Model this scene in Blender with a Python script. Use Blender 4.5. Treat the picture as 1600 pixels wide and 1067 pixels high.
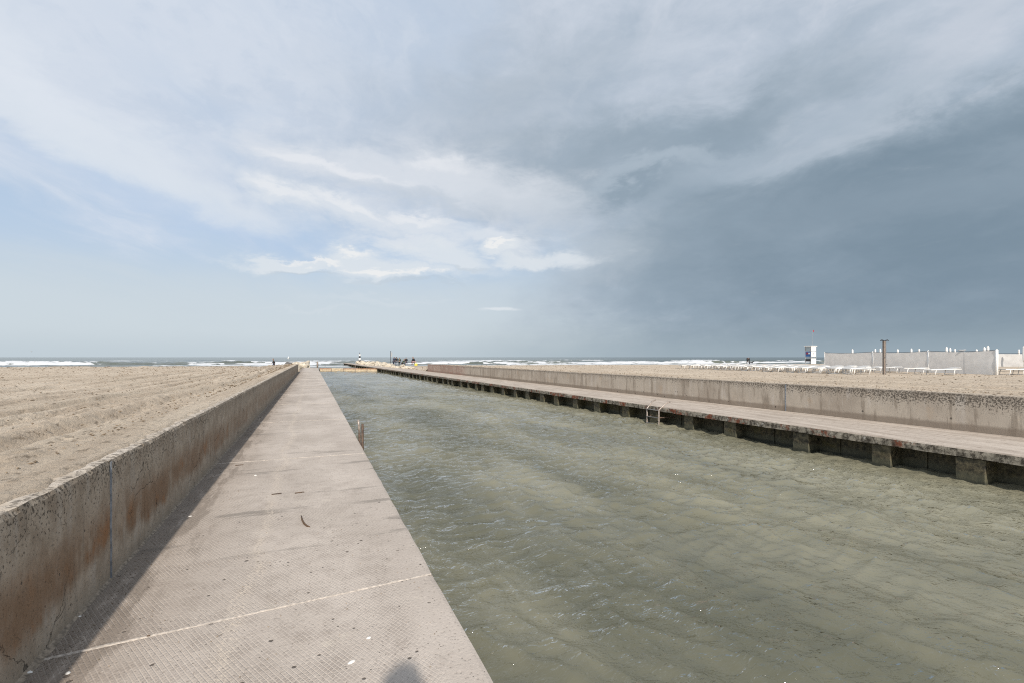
import bpy, bmesh, math, random
import numpy as np
from mathutils import Vector, Matrix
random.seed(7); rng = np.random.default_rng(7)
SC = bpy.context.scene
for o in list(SC.objects): bpy.data.objects.remove(o)
COL = SC.collection
R = math.radians
# ------------------------------------------------------------------ camera
F = 760.0; EYE = 1.65; HOR = 557.5
cam = bpy.data.cameras.new('camera'); cam.sensor_width = 36; cam.lens = 36*F/1600
cam.shift_y = 0.015; cam.clip_start = 0.05; cam.clip_end = 100000
co = bpy.data.objects.new('camera', cam); COL.objects.link(co)
co.location = (0, 0, EYE); co.rotation_euler = (R(90), 0, 0); SC.camera = co
SC.view_settings.view_transform = 'Standard'; SC.view_settings.look = 'None'
SC.cycles.filter_width = 1.1; SC.cycles.use_denoising = False
SC.view_settings.exposure = 0.0; SC.view_settings.gamma = 1; SC.view_settings.use_curve_mapping = False
# ------------------------------------------------------------------ sun
TO_SUN = Vector((0.39, -1.58, 1.0)).normalized()
sl = bpy.data.lights.new('sun', 'SUN'); sl.energy = 4.7; sl.angle = R(1.1); sl.color = (1.0, 0.93, 0.84)
so = bpy.data.objects.new('sun', sl); COL.objects.link(so); so.location = (20, -60, 60)
so.rotation_euler = (-TO_SUN).to_track_quat('-Z', 'Y').to_euler()

# ------------------------------------------------------------------ node DSL
class S:
    """socket wrapper with operators"""
    def __init__(s, nt, sock): s.nt = nt; s.k = sock
    def _m(s, op, b=None, c=None, clamp=False):
        n = s.nt.nodes.new('ShaderNodeMath'); n.operation = op; n.use_clamp = clamp
        for i, v in enumerate((s, b, c)):
            if v is None: continue
            if isinstance(v, S): s.nt.links.new(v.k, n.inputs[i])
            else: n.inputs[i].default_value = v
        return S(s.nt, n.outputs[0])
    def __add__(s, b): return s._m('ADD', b)
    __radd__ = __add__
    def __sub__(s, b): return s._m('SUBTRACT', b)
    def __rsub__(s, b): return s._m('MULTIPLY', -1.0)._m('ADD', b)
    def __mul__(s, b): return s._m('MULTIPLY', b)
    __rmul__ = __mul__
    def __truediv__(s, b): return s._m('DIVIDE', b)
    def clamp(s): return s._m('ADD', 0.0, clamp=True)
    def abs(s): return s._m('ABSOLUTE')
    def max(s, b): return s._m('MAXIMUM', b)
    def min(s, b): return s._m('MINIMUM', b)
    def pow(s, b): return s._m('POWER', b)
def val(nt, v):
    n = nt.nodes.new('ShaderNodeValue'); n.outputs[0].default_value = v; return S(nt, n.outputs[0])
def smooth(x, a, b):
    n = x.nt.nodes.new('ShaderNodeMapRange'); n.interpolation_type = 'SMOOTHSTEP'
    x.nt.links.new(x.k, n.inputs[0])
    lo, hi, t0, t1 = (a, b, 0, 1) if a < b else (b, a, 1, 0)
    n.inputs[1].default_value = lo; n.inputs[2].default_value = hi
    n.inputs[3].default_value = t0; n.inputs[4].default_value = t1
    return S(x.nt, n.outputs[0])
def mix(nt, f, a, b, mode='MIX'):
    n = nt.nodes.new('ShaderNodeMix'); n.data_type = 'RGBA'; n.blend_type = mode
    for idx, v in ((0, f), (6, a), (7, b)):
        if isinstance(v, S): nt.links.new(v.k, n.inputs[idx])
        elif isinstance(v, (int, float)): n.inputs[idx].default_value = v
        else: n.inputs[idx].default_value = (*v[:3], 1)
    return S(nt, n.outputs[2])
def comb(nt, x, y, z):
    n = nt.nodes.new('ShaderNodeCombineXYZ')
    for i, v in enumerate((x, y, z)):
        if isinstance(v, S): nt.links.new(v.k, n.inputs[i])
        else: n.inputs[i].default_value = v
    return S(nt, n.outputs[0])
def sep(v):
    n = v.nt.nodes.new('ShaderNodeSeparateXYZ'); v.nt.links.new(v.k, n.inputs[0])
    return [S(v.nt, n.outputs[i]) for i in range(3)]
def noise(v, scale=1.0, detail=4, rough=0.55, dist=0.0, col=False):
    n = v.nt.nodes.new('ShaderNodeTexNoise'); v.nt.links.new(v.k, n.inputs['Vector'])
    n.inputs['Scale'].default_value = scale; n.inputs['Detail'].default_value = detail
    n.inputs['Roughness'].default_value = rough; n.inputs['Distortion'].default_value = dist
    return S(v.nt, n.outputs[1 if col else 0])
def voro(v, scale=1.0, feat='F1', rnd=1.0):
    n = v.nt.nodes.new('ShaderNodeTexVoronoi'); v.nt.links.new(v.k, n.inputs['Vector'])
    n.feature = feat; n.inputs['Scale'].default_value = scale; n.inputs['Randomness'].default_value = rnd
    return S(v.nt, n.outputs[0])
def srgb(r, g, b):
    f = lambda c: (c/255/12.92) if c/255 <= .04045 else ((c/255+.055)/1.055)**2.4
    return (f(r), f(g), f(b))

# ------------------------------------------------------------------ sky
W = bpy.data.worlds.new('World'); SC.world = W; W.use_nodes = True
nt = W.node_tree; nt.nodes.clear()
tc = nt.nodes.new('ShaderNodeTexCoord')
DIR = S(nt, tc.outputs['Generated']); dx, dy, dz = sep(DIR)
sky = nt.nodes.new('ShaderNodeTexSky'); sky.sky_type = 'NISHITA'; sky.sun_disc = False
sky.sun_elevation = math.asin(TO_SUN.z); sky.sun_rotation = math.atan2(TO_SUN.x, TO_SUN.y)
sky.air_density = 1.0; sky.dust_density = 1.5
U = dx._m('ARCTAN2', dy); V = dz._m('ARCSINE')
def uv(px, py):
    a = math.atan((px-800)/F); return a, math.atan((HOR-py)/F*math.cos(a))
n_w = noise(comb(nt, dx, dy, dz*1.6), 2.4, 6, .55, col=True); wx, wy, wz = sep(n_w)
n_f = noise(comb(nt, dx, dy, dz*2.2), 6.5, 9, .62, .3, col=True); fx, fy, fz = sep(n_f)
n_g = noise(comb(nt, dx, dy, dz*2.4), 13.0, 9, .62, .4, col=True); gx, gy, gz = sep(n_g)
U2 = U + (wx-0.5)*0.5 + (fx-0.5)*0.22; V2 = V + (wy-0.5)*0.24 + (fy-0.5)*0.12
U3 = U + (fx-0.5)*0.13 + (gx-.5)*.09; V3 = V + (fy-0.5)*0.075 + (gy-.5)*.05
def gauss(px, py, rx, ry, rot=0.0, uu=None, vv=None, amp=1.0):
    a, e = uv(px, py); uu = uu or U2; vv = vv or V2
    c, s_ = math.cos(R(rot)), math.sin(R(rot)); du = uu-a; dv = vv-e
    p = (du*c + dv*s_)*(F/rx); q = (dv*c - du*s_)*(F/ry)
    return ((p*p+q*q)*-1.0)._m('EXPONENT')*amp
zc = dz.max(0.0)+0.16
wob = (wx-.5)*1.6
streak = noise(comb(nt, dx/zc*.9 + wob, dy/zc*0.36 + (wy-.5)*1.0, 0.0), 1.0, 8, .6, 0.5)
streak2 = noise(comb(nt, dx/zc*2.3 + 7.3 + wob, dy/zc*1.0, 0.0), 1.0, 8, .62, 0.4)
wisp = noise(comb(nt, dx/zc*5.0 + wob*2.0, dy/zc*1.6 + 3.1, 0.0), 1.0, 8, .62, 0.6)
HZ = srgb(196, 210, 218); BLUE = srgb(186, 206, 229)
c = mix(nt, smooth(V, 0.02, 0.20), HZ, BLUE)
nb = nt.nodes.new('ShaderNodeVectorMath'); nb.operation = 'SCALE'; nt.links.new(sky.outputs[0], nb.inputs[0]); nb.inputs[3].default_value = 0.13
c = mix(nt, 0.10, c, S(nt, nb.outputs[0]))
vc = mix(nt, smooth(streak, .38, .62), srgb(194, 207, 224), srgb(214, 222, 234))
vc = mix(nt, smooth(streak2*.6+wisp*.4, .50, .66)*.6, vc, srgb(224, 230, 239))
vc = mix(nt, smooth(wisp*.5+fz*.5, .50, .40)*.35, vc, srgb(186, 201, 221))
veil = smooth(V2 + (streak-0.5)*0.30 + (streak2-.5)*.30 + (wisp-.5)*.14, 0.17, 0.37)
c = mix(nt, veil*0.93, c, vc)
lowhaze = smooth(V + (streak2-.5)*.10 + (fz-.5)*.04, 0.22, 0.09)
c = mix(nt, lowhaze*0.75, c, srgb(207, 217, 224))
c = mix(nt, gauss(40, 120, 130, 40, -32)*.75, c, srgb(227, 233, 241))
c = mix(nt, smooth(gauss(240, 262, 210, 44, -8) + (gz-.5)*.7, .25, .9)*.7, c, srgb(220, 228, 237))
c = mix(nt, gauss(30, 225, 150, 14, -14)*.45, c, srgb(184, 203, 228))
c = mix(nt, gauss(330, 330, 170, 20, -6)*.4, c, srgb(176, 201, 232))
c = mix(nt, gauss(350, 205, 120, 26, -35)*.4, c, srgb(184, 203, 226))
# grey deck: right two thirds
deck = smooth(U2 + V2*0.45 + (streak-.5)*.5 + (streak2-.5)*.35, 0.0, 0.38)
deck = (deck + gauss(760, 235, 230, 80, 0)*.9).clamp()
deckcol = mix(nt, smooth(streak*.5+fz*.5, .38, .62), srgb(176, 189, 204), srgb(205, 213, 225))
deckcol = mix(nt, smooth(wisp, .50, .70)*.5, deckcol, srgb(214, 219, 229))
c = mix(nt, deck*0.9, c, deckcol)
def soft(*a, **k): return gauss(*a, uu=U+(wx-.5)*.30+(fx-.5)*.16+(gx-.5)*.05, vv=V+(wy-.5)*.20+(fy-.5)*.15+(gy-.5)*.04, **k)
c = mix(nt, smooth(soft(1440, 70, 200, 50, 38) + (wisp-.5)*.9, .15, 1.15)*.6, c, srgb(212, 217, 227))
dark = (soft(1380, 400, 350, 120, 0)*.90 + soft(1700, 330, 280, 150, 0)*.55 + soft(970, 225, 220, 44, 4)*.62
        + soft(1540, 200, 280, 36, 12)*.65 + soft(1180, 165, 230, 46, 30)*.34 + soft(1080, 440, 230, 120)*.36 + soft(1500, 520, 340, 70)*.40
        + soft(890, 305, 170, 30, 0)*.34 + soft(1040, 305, 110, 20)*.25 + soft(900, 90, 240, 50, 12)*.24 + soft(780, 165, 330, 80, 4)*.22)
dark = dark * (1.0 + (fz-.5)*.7 + (wz-.5)*.5 + (gz-.5)*.35) + (streak-.5)*.25
c = mix(nt, smooth(dark, -0.10, 0.95)*.80, c, srgb(154, 171, 185))
c = mix(nt, smooth(dark, 0.15, 1.80)*.90, c, srgb(118, 138, 154))
c = mix(nt, smooth(soft(1240, 235, 260, 26, 16) + (gz-.5)*.8+(fz-.5)*.6, .2, 1.1)*.35, c, srgb(176, 190, 203))
c = mix(nt, smooth(soft(1020, 272, 190, 20, 12) + (gz-.5)*.9, .25, 1.1)*.5, c, srgb(184, 197, 209))
c = mix(nt, smooth(soft(1480, 300, 300, 40, 6) + (gz-.5)*.9+(fz-.5)*.8, .4, 1.2)*.25, c, srgb(148, 164, 178))
def cum(items):
    t = None
    for it in items:
        g = gauss(*it, uu=U3, vv=V3); t = g if t is None else t.max(g)
    return t
bk = cum([(470, 250, 110, 24, -10), (590, 268, 140, 34, -6), (740, 290, 170, 46, -10)])
c = mix(nt, smooth(bk + (fz-.5)*.8 + (gz-.5)*.6, .10, .95)*.75, c, srgb(222, 227, 234))
c = mix(nt, smooth(cum([(520, 262, 110, 9, -8), (680, 258, 70, 16, -4), (470, 250, 60, 8, -8)]) + (gz-.5)*1.0, .2, 1.0)*.55, c, srgb(236, 238, 242))
c = mix(nt, smooth(gauss(900, 395, 170, 50, -4) + (fz-.5)*.8+(gz-.5)*.5, .2, 1.2)*.45, c, srgb(196, 206, 215))
c = mix(nt, smooth(cum([(690, 318, 190, 15, -8), (850, 330, 170, 34, -6)]) + (gz-.5)*.9, .30, 1.1)*.5, c, srgb(194, 204, 215))
bk = cum([(450, 305, 80, 20, -18), (540, 335, 110, 24, -14), (655, 355, 120, 22, -8), (770, 374, 90, 18, -8), (640, 380, 90, 12, 0)])
c = mix(nt, smooth(bk + (fz-.5)*.6 + (gz-.5)*.7, .12, .95)*.78, c, srgb(222, 228, 235))
c = mix(nt, smooth(cum([(455, 303, 60, 9, -16), (535, 325, 70, 9, -16), (650, 344, 80, 9, -6)]) + (gz-.5)*1.0, .3, 1.0)*.6, c, srgb(236, 238, 241))
bk = cum([(450, 416, 80, 10, 3), (555, 408, 70, 22, 0), (610, 422, 120, 20, 0), (700, 402, 100, 20, -4), (785, 388, 50, 9, 8), (840, 404, 80, 16, -4)])
c = mix(nt, smooth(bk + (fz-.5)*.5 + (gz-.5)*.8, .15, .90)*.80, c, srgb(224, 230, 235))
c = mix(nt, smooth(cum([(560, 398, 34, 9, 0), (600, 424, 80, 7, 0), (782, 384, 40, 4, 6), (490, 409, 50, 5, 4), (660, 428, 40, 6, 0)]) + (gz-.5)*1.0, .4, 1.0)*.75, c, srgb(242, 242, 241))
c = mix(nt, smooth(cum([(640, 443, 110, 6, 0), (470, 427, 80, 5, 0), (730, 416, 60, 6, 0)]) + (gz-.5)*.8, .35, 1.1)*.45, c, srgb(188, 200, 211))
c = mix(nt, smooth(gauss(782, 484, 40, 4, 2, uu=U+(gx-.5)*.03, vv=V+(gy-.5)*.02) + (gz-.5)*.8, .35, 1.0)*.6, c, srgb(232, 236, 240))
c = mix(nt, smooth(cum([(600, 470, 150, 7, 0), (480, 482, 120, 6, 0)]) + (gz-.5)*.5, .4, 1.3)*.3, c, srgb(218, 225, 231))
# rain haze at the right horizon
hz = smooth(V, 0.10, -0.01)*smooth(U + (wx-.5)*.2, -0.30, 0.30)
c = mix(nt, hz*.70, c, srgb(146, 162, 171))
c = mix(nt, smooth(V, 0.05, 0.0)*.30, c, srgb(172, 188, 198))
# below the horizon
c = mix(nt, smooth(V, -0.002, -0.03), c, srgb(120, 125, 120))
bg = nt.nodes.new('ShaderNodeBackground'); nt.links.new(c.k, bg.inputs[0]); bg.inputs[1].default_value = 1.0
ow = nt.nodes.new('ShaderNodeOutputWorld'); nt.links.new(bg.outputs[0], ow.inputs[0])

# ------------------------------------------------------------------ frames
AL = math.atan((800-487)/F); AR = math.atan((800-470)/F)
def PL(s, t, z=0): return Vector((-math.sin(AL)*s + math.cos(AL)*t, math.cos(AL)*s + math.sin(AL)*t, z))
def PR(s, t, z=0): return Vector((-math.sin(AR)*s + math.cos(AR)*t, math.cos(AR)*s + math.sin(AR)*t, z))
def GP(px, Z, z=0): return Vector(((px-800)/F*Z, Z, z))
WATER = -0.62

# ------------------------------------------------------------------ numpy noise
def _h(ix, iy, seed):
    n = (ix.astype(np.int64)*374761393 + iy.astype(np.int64)*668265263 + seed*1442695041) & 0x7fffffff
    n = (n ^ (n >> 13))*1274126177 & 0x7fffffff
    n = n ^ (n >> 16)
    return (n & 0xffff)/65535.0*2*np.pi
def pn(x, y, seed=0):
    ix = np.floor(x); iy = np.floor(y); fx_ = x-ix; fy_ = y-iy
    u = fx_*fx_*fx_*(fx_*(fx_*6-15)+10); v = fy_*fy_*fy_*(fy_*(fy_*6-15)+10)
    def g(a, b):
        h = _h(ix+a, iy+b, seed); return np.cos(h)*(fx_-a)+np.sin(h)*(fy_-b)
    return ((g(0, 0)*(1-u)+g(1, 0)*u)*(1-v) + (g(0, 1)*(1-u)+g(1, 1)*u)*v)*1.5
def fbm(x, y, o=4, seed=0, gain=.5):
    r = 0; a = 1
    for i in range(o): r = r + a*pn(x*2**i+i*17.3, y*2**i-i*9.1, seed+i); a *= gain
    return r
def sstep(x, a, b):
    t = np.clip((x-a)/(b-a), 0, 1); return t*t*(3-2*t)

# ------------------------------------------------------------------ mesh helpers
def tag(o, label=None, cat=None, group=None, kind=None):
    if label: o['label'] = label
    if cat: o['category'] = cat
    if group: o['group'] = group
    if kind: o['kind'] = kind
    return o
def empty(name, loc=(0, 0, 0), rz=0):
    o = bpy.data.objects.new(name, None); COL.objects.link(o); o.location = loc; o.rotation_euler = (0, 0, rz); o.empty_display_size = .2
    return o
class MB:
    def __init__(s): s.v = []; s.f = []; s.m = []
    def add(s, vs, fs, mi=0):
        n = len(s.v); s.v += [tuple(v) for v in vs]; s.f += [tuple(i+n for i in f) for f in fs]; s.m += [mi]*len(fs); return s
    def box(s, a, b, mi=0, bev=0.0):
        x0, y0, z0 = a; x1, y1, z1 = b
        if bev <= 0:
            vs = [(x, y, z) for z in (z0, z1) for y in (y0, y1) for x in (x0, x1)]
            return s.add(vs, [(0, 2, 3, 1), (4, 5, 7, 6), (0, 1, 5, 4), (2, 6, 7, 3), (0, 4, 6, 2), (1, 3, 7, 5)], mi)
        bm = bmesh.new(); bmesh.ops.create_cube(bm, size=1)
        for v in bm.verts: v.co = Vector(((x0+x1)/2+v.co.x*(x1-x0), (y0+y1)/2+v.co.y*(y1-y0), (z0+z1)/2+v.co.z*(z1-z0)))
        bmesh.ops.bevel(bm, geom=bm.edges[:], offset=bev, segments=1, affect='EDGES')
        bm.verts.index_update(); s.add([v.co[:] for v in bm.verts], [[v.index for v in f.verts] for f in bm.faces], mi); bm.free(); return s
    def tube(s, pts, rad, n=8, mi=0, cap=True):
        pts = [Vector(p) for p in pts]; rr = rad if hasattr(rad, '__len__') else [rad]*len(pts)
        vs = []; prev = None
        for i, p in enumerate(pts):
            d = (pts[min(i+1, len(pts)-1)]-pts[max(i-1, 0)]).normalized()
            up = prev if prev is not None else (Vector((0, 0, 1)) if abs(d.z) < .9 else Vector((1, 0, 0)))
            a = d.cross(up); a = a.normalized() if a.length > 1e-6 else d.orthogonal().normalized(); b = a.cross(d).normalized(); prev = b
            for k in range(n):
                th = 2*math.pi*k/n; vs.append(p+(a*math.cos(th)+b*math.sin(th))*rr[i])
        fs = [(i*n+k, i*n+(k+1) % n, (i+1)*n+(k+1) % n, (i+1)*n+k) for i in range(len(pts)-1) for k in range(n)]
        if cap: fs += [tuple(range(n))[::-1], tuple((len(pts)-1)*n+k for k in range(n))]
        return s.add(vs, fs, mi)
    def build(s, name, mats, parent=None, smooth_=False, loc=None):
        me = bpy.data.meshes.new(name); me.from_pydata(s.v, [], s.f)
        for m in (mats if isinstance(mats, (list, tuple)) else [mats]): me.materials.append(m)
        me.polygons.foreach_set('material_index', s.m)
        if smooth_: me.polygons.foreach_set('use_smooth', [True]*len(me.polygons))
        me.update(); o = bpy.data.objects.new(name, me); COL.objects.link(o)
        if parent: o.parent = parent
        if loc is not None: o.location = loc
        return o
def grid_obj(name, X, Y, Z, mat, attrs=None, mask=None, parent=None):
    nr, nc = X.shape; co_ = np.stack([X, Y, Z], -1).reshape(-1, 3).astype(np.float32)
    i = np.arange(nr*nc).reshape(nr, nc)
    q = np.stack([i[:-1, :-1], i[:-1, 1:], i[1:, 1:], i[1:, :-1]], -1)
    q = q[mask] if mask is not None else q.reshape(-1, 4)
    q = q.reshape(-1, 4)
    me = bpy.data.meshes.new(name); me.vertices.add(len(co_)); me.vertices.foreach_set('co', co_.ravel())
    me.loops.add(q.size); me.loops.foreach_set('vertex_index', q.ravel().astype(np.int32))
    me.polygons.add(len(q)); me.polygons.foreach_set('loop_start', np.arange(0, q.size, 4, dtype=np.int32))
    me.polygons.foreach_set('loop_total', np.full(len(q), 4, dtype=np.int32))
    me.polygons.foreach_set('use_smooth', np.ones(len(q), dtype=bool))
    for k, a in (attrs or {}).items():
        at = me.attributes.new(k, 'FLOAT', 'POINT'); at.data.foreach_set('value', a.astype(np.float32).ravel())
    me.materials.append(mat); me.update(); me.validate()
    # make sure faces look up
    o = bpy.data.objects.new(name, me); COL.objects.link(o)
    if parent: o.parent = parent
    return o
def copy_tree(o, parent=None):
    c_ = o.copy(); COL.objects.link(c_); c_.parent = parent
    for ch in [x for x in o.children]: copy_tree(ch, c_)
    return c_

# ------------------------------------------------------------------ materials
def newmat(name):
    m = bpy.data.materials.new(name); m.use_nodes = True; t = m.node_tree; t.nodes.clear()
    b = t.nodes.new('ShaderNodeBsdfPrincipled'); o = t.nodes.new('ShaderNodeOutputMaterial'); t.links.new(b.outputs[0], o.inputs[0])
    return m, t, b
def setc(t, b, c_=None, rough=None, bump=None, bstr=.5, bdist=.01, spec=None):
    if isinstance(c_, S): t.links.new(c_.k, b.inputs['Base Color'])
    elif c_ is not None: b.inputs['Base Color'].default_value = (*c_, 1)
    if isinstance(rough, S): t.links.new(rough.k, b.inputs['Roughness'])
    elif rough is not None: b.inputs['Roughness'].default_value = rough
    if spec is not None: b.inputs['Specular IOR Level'].default_value = spec
    if bump is not None:
        n = t.nodes.new('ShaderNodeBump'); n.inputs['Strength'].default_value = bstr; n.inputs['Distance'].default_value = bdist
        t.links.new(bump.k, n.inputs['Height']); t.links.new(n.outputs[0], b.inputs['Normal'])
def wpos(t, ang=0.0):
    g = t.nodes.new('ShaderNodeNewGeometry')
    r = t.nodes.new('ShaderNodeVectorRotate'); r.rotation_type = 'Z_AXIS'; t.links.new(g.outputs['Position'], r.inputs['Vector'])
    r.inputs['Angle'].default_value = -ang; return S(t, r.outputs[0])
def flat(name, c_, rough=.6, metal=0.0, var=.12, scale=12, bump=0.0):
    m, t, b = newmat(name); g = wpos(t)
    n = noise(g, scale, 5, .6)
    cc = mix(t, smooth(n, .3, .7), tuple(x*(1-var) for x in c_), tuple(min(x*(1+var), 1) for x in c_))
    setc(t, b, cc, rough, n if bump else None, bump, .01); b.inputs['Metallic'].default_value = metal
    return m
# --- sand
def mat_sand():
    m, t, b = newmat('beach_sand'); g = wpos(t, AL); x, y, z = sep(g)
    big = noise(g, .16, 4, .5); mid = noise(comb(t, x*2.2, y*.7, z), 1.3, 6, .6); fine = noise(g, 9, 8, .68); vf = noise(g, 60, 4, .6)
    st = noise(comb(t, x*1.6, y*.12, 0.0), 1.6, 5, .6)
    cc = mix(t, smooth(big, .35, .65), (.52, .435, .335), (.60, .505, .395))
    cc = mix(t, smooth(st, .38, .62)*.5, cc, (.40, .31, .225))
    crumb = noise(comb(t, x*1.3, y*.6, z), 9.0, 9, .76); rake = noise(comb(t, x*5.0, y*.35, z), 1.6, 7, .7)
    cc = mix(t, smooth(crumb, .45, .37)*.8, cc, (.20, .155, .11))
    cc = mix(t, smooth(crumb, .56, .68)*.5, cc, (.62, .515, .40))
    cc = mix(t, smooth(mid, .60, .72)*.35, cc, (.30, .235, .165))
    cc = mix(t, smooth(vf, .62, .75)*.4, cc, (.58, .48, .38))
    cc = mix(t, smooth(rake, .45, .33)*.55, cc, (.30, .24, .175))
    clod = voro(comb(t, x, y*.6, z), 5.5)
    cc = mix(t, smooth(clod, .17, .08)*smooth(mid, .45, .6)*.65, cc, (.17, .13, .09))
    # wet towards the sea
    cc = mix(t, smooth(z, -.30, -.52)*.75, cc, (.17, .14, .105))
    setc(t, b, cc, .92, fine*.6 + crumb*1.6 + mid*1.0 + vf*.15 + smooth(clod, .25, .0)*.5 + rake*1.0, .9, .032, .2)
    return m
# --- pavement with grooved grid
def mat_walk():
    m, t, b = newmat('grooved_concrete'); g = wpos(t, AL); x, y, z = sep(g)
    def lines(ang, sp, w):
        cs, sn = math.cos(R(ang)), math.sin(R(ang))
        wob = (noise(g, 1.3, 2)-.5)*.012
        q = (x*-sn + y*cs + wob)/sp; fr = q._m('FRACT'); return smooth((fr-.5).abs(), w, w*.35)
    l1 = lines(-62, .0245, .17); l2 = lines(48, .0245, .17)
    grid = l1.max(l2*.8)
    big = noise(comb(t, x, y*.5, z), .8, 5, .6); mid = noise(g, 5, 6, .65); fine = noise(g, 45, 5, .7)
    worn = smooth(noise(g, 1.7, 5, .62), .40, .58)
    edge = smooth(x + (mid-.5)*.2, .70, .50); gm = grid*(worn*.75+.25)*edge
    far = smooth(y, 14, 5)
    cc = mix(t, smooth(big, .33, .68), (.40, .345, .295), (.53, .465, .405))
    cc = mix(t, smooth(mid, .55, .72)*.35, cc, (.28, .23, .19))
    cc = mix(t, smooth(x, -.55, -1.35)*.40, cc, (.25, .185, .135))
    cc = mix(t, gm*.48*far, cc, (.62, .54, .46))
    cell = smooth(grid, .6, .1)*smooth(mid, .42, .6)*edge
    cc = mix(t, cell*.30*far, cc, (.21, .17, .14))
    cc = mix(t, smooth(fine, .56, .68)*.6, cc, (.64, .56, .48))
    cc = mix(t, smooth(fine, .44, .33)*.65, cc, (.17, .14, .115))
    # damp streaks across the way
    ds = noise(comb(t, x*.6, y*3.0, z), .9, 6, .65)
    cc = mix(t, smooth(ds, .57, .66)*.6*smooth(y, 3.9, 4.6), cc, (.20, .175, .15))
    pit = voro(comb(t, x+(fine-.5)*.02, y+(mid-.5)*.04, z), 10.0)
    keep = smooth(noise(g, 4.3, 3), .46, .53)
    sz = noise(g, 7.7, 1)*.22
    pit2 = voro(g, 27.0); spots = (smooth(pit-sz+.05, .06, .02)*keep).max(smooth(pit2, .13, .08)*smooth(noise(g, 3.1, 3), .46, .55)*.85)
    cc = mix(t, spots*.85*smooth(y, 8, 5), cc, (.07, .055, .045))
    sandp = smooth(noise(g, 2.6, 7, .7), .57, .68)*smooth(x+(mid-.5)*.8, -1.3, .6); cc = mix(t, sandp*.45, cc, (.60, .53, .44))
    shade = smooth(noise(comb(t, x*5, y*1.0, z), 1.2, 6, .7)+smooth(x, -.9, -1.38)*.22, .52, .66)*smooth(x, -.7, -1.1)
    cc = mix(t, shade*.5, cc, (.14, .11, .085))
    # pale sand trail down the middle
    tr = smooth((x+.42+(noise(comb(t, 0.0, y, 0.0), .5, 2)-.5)*.5).abs() + (mid-.5)*.25, .10, .0)*smooth(fine+mid*.5, .72, .86)
    cc = mix(t, tr*.8, cc, (.62, .53, .43))
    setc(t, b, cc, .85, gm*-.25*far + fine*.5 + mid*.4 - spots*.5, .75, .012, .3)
    return m
def mat_wallL():
    m, t, b = newmat('stained_wall_concrete'); g = wpos(t, AL); x, y, z = sep(g)
    n1 = noise(g, 1.1, 5, .6); n2 = noise(g, 6, 6, .65); vs = noise(comb(t, x, y*9, z*1.2), 1.0, 5, .65); fine = noise(g, 70, 4, .7); dr = noise(comb(t, 0.0, y*3.2, z*.45), 1.0, 5, .7)
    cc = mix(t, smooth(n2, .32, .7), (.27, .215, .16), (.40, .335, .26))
    cc = mix(t, smooth(vs, .5, .68)*.45, cc, (.42, .375, .32))
    zz = z + (n1-.5)*.35 + (dr-.5)*.30
    band = smooth(zz, .16, .30)*smooth(zz, .68, .42)
    near_ = smooth(y, 13, 5)*.6+.4
    cc = mix(t, near_*band*smooth(n1+(dr-.5)*.6, .30, .58)*.80, cc, (.185, .105, .055))
    cc = mix(t, near_*band*smooth(noise(g, 2.2, 5, .6)+(dr-.5)*.3, .54, .68)*.6, cc, (.27, .125, .05))
    cc = mix(t, smooth(vs, .44, .32)*.35, cc, (.13, .11, .09))
    low = smooth(z+(n2-.5)*.2+(n1-.5)*.12, .20, .05)
    cc = mix(t, low*.55, cc, (.32, .26, .195))
    # algae specks near the coping
    sp = noise(g, 42, 4, .7)
    k = smooth(z + (n1-.5)*.6 + (n2-.5)*.35, .50, .98)
    cc = mix(t, smooth(sp + k*.14, .63, .69)*.8, cc, (.05, .04, .03))
    hol = voro(g, 14.0); keep = smooth(noise(g, 6, 1), .55, .60)
    holes = smooth(hol, .13, .08)*keep
    cc = mix(t, holes*.8, cc, (.05, .042, .035))
    ck = voro(comb(t, x, y+(n2-.5)*.3, z+(n1-.5)*.4), 1.7, 'DISTANCE_TO_EDGE'); ck = smooth(ck, .006, .001)*smooth(n1, .48, .6)
    cc = mix(t, ck*.7, cc, (.05, .04, .03))
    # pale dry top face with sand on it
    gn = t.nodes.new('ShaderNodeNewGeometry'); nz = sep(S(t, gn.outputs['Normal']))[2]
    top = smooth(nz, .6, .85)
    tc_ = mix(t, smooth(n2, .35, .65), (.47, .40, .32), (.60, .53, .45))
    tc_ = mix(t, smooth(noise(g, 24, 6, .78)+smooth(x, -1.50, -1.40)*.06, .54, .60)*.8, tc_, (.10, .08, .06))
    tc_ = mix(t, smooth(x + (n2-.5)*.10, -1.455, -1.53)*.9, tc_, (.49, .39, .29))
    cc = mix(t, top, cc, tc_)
    cc = mix(t, smooth(fine, .62, .75)*.3, cc, (.5, .45, .38))
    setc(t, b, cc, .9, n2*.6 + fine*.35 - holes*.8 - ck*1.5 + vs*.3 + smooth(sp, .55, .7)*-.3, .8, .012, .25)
    return m
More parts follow.
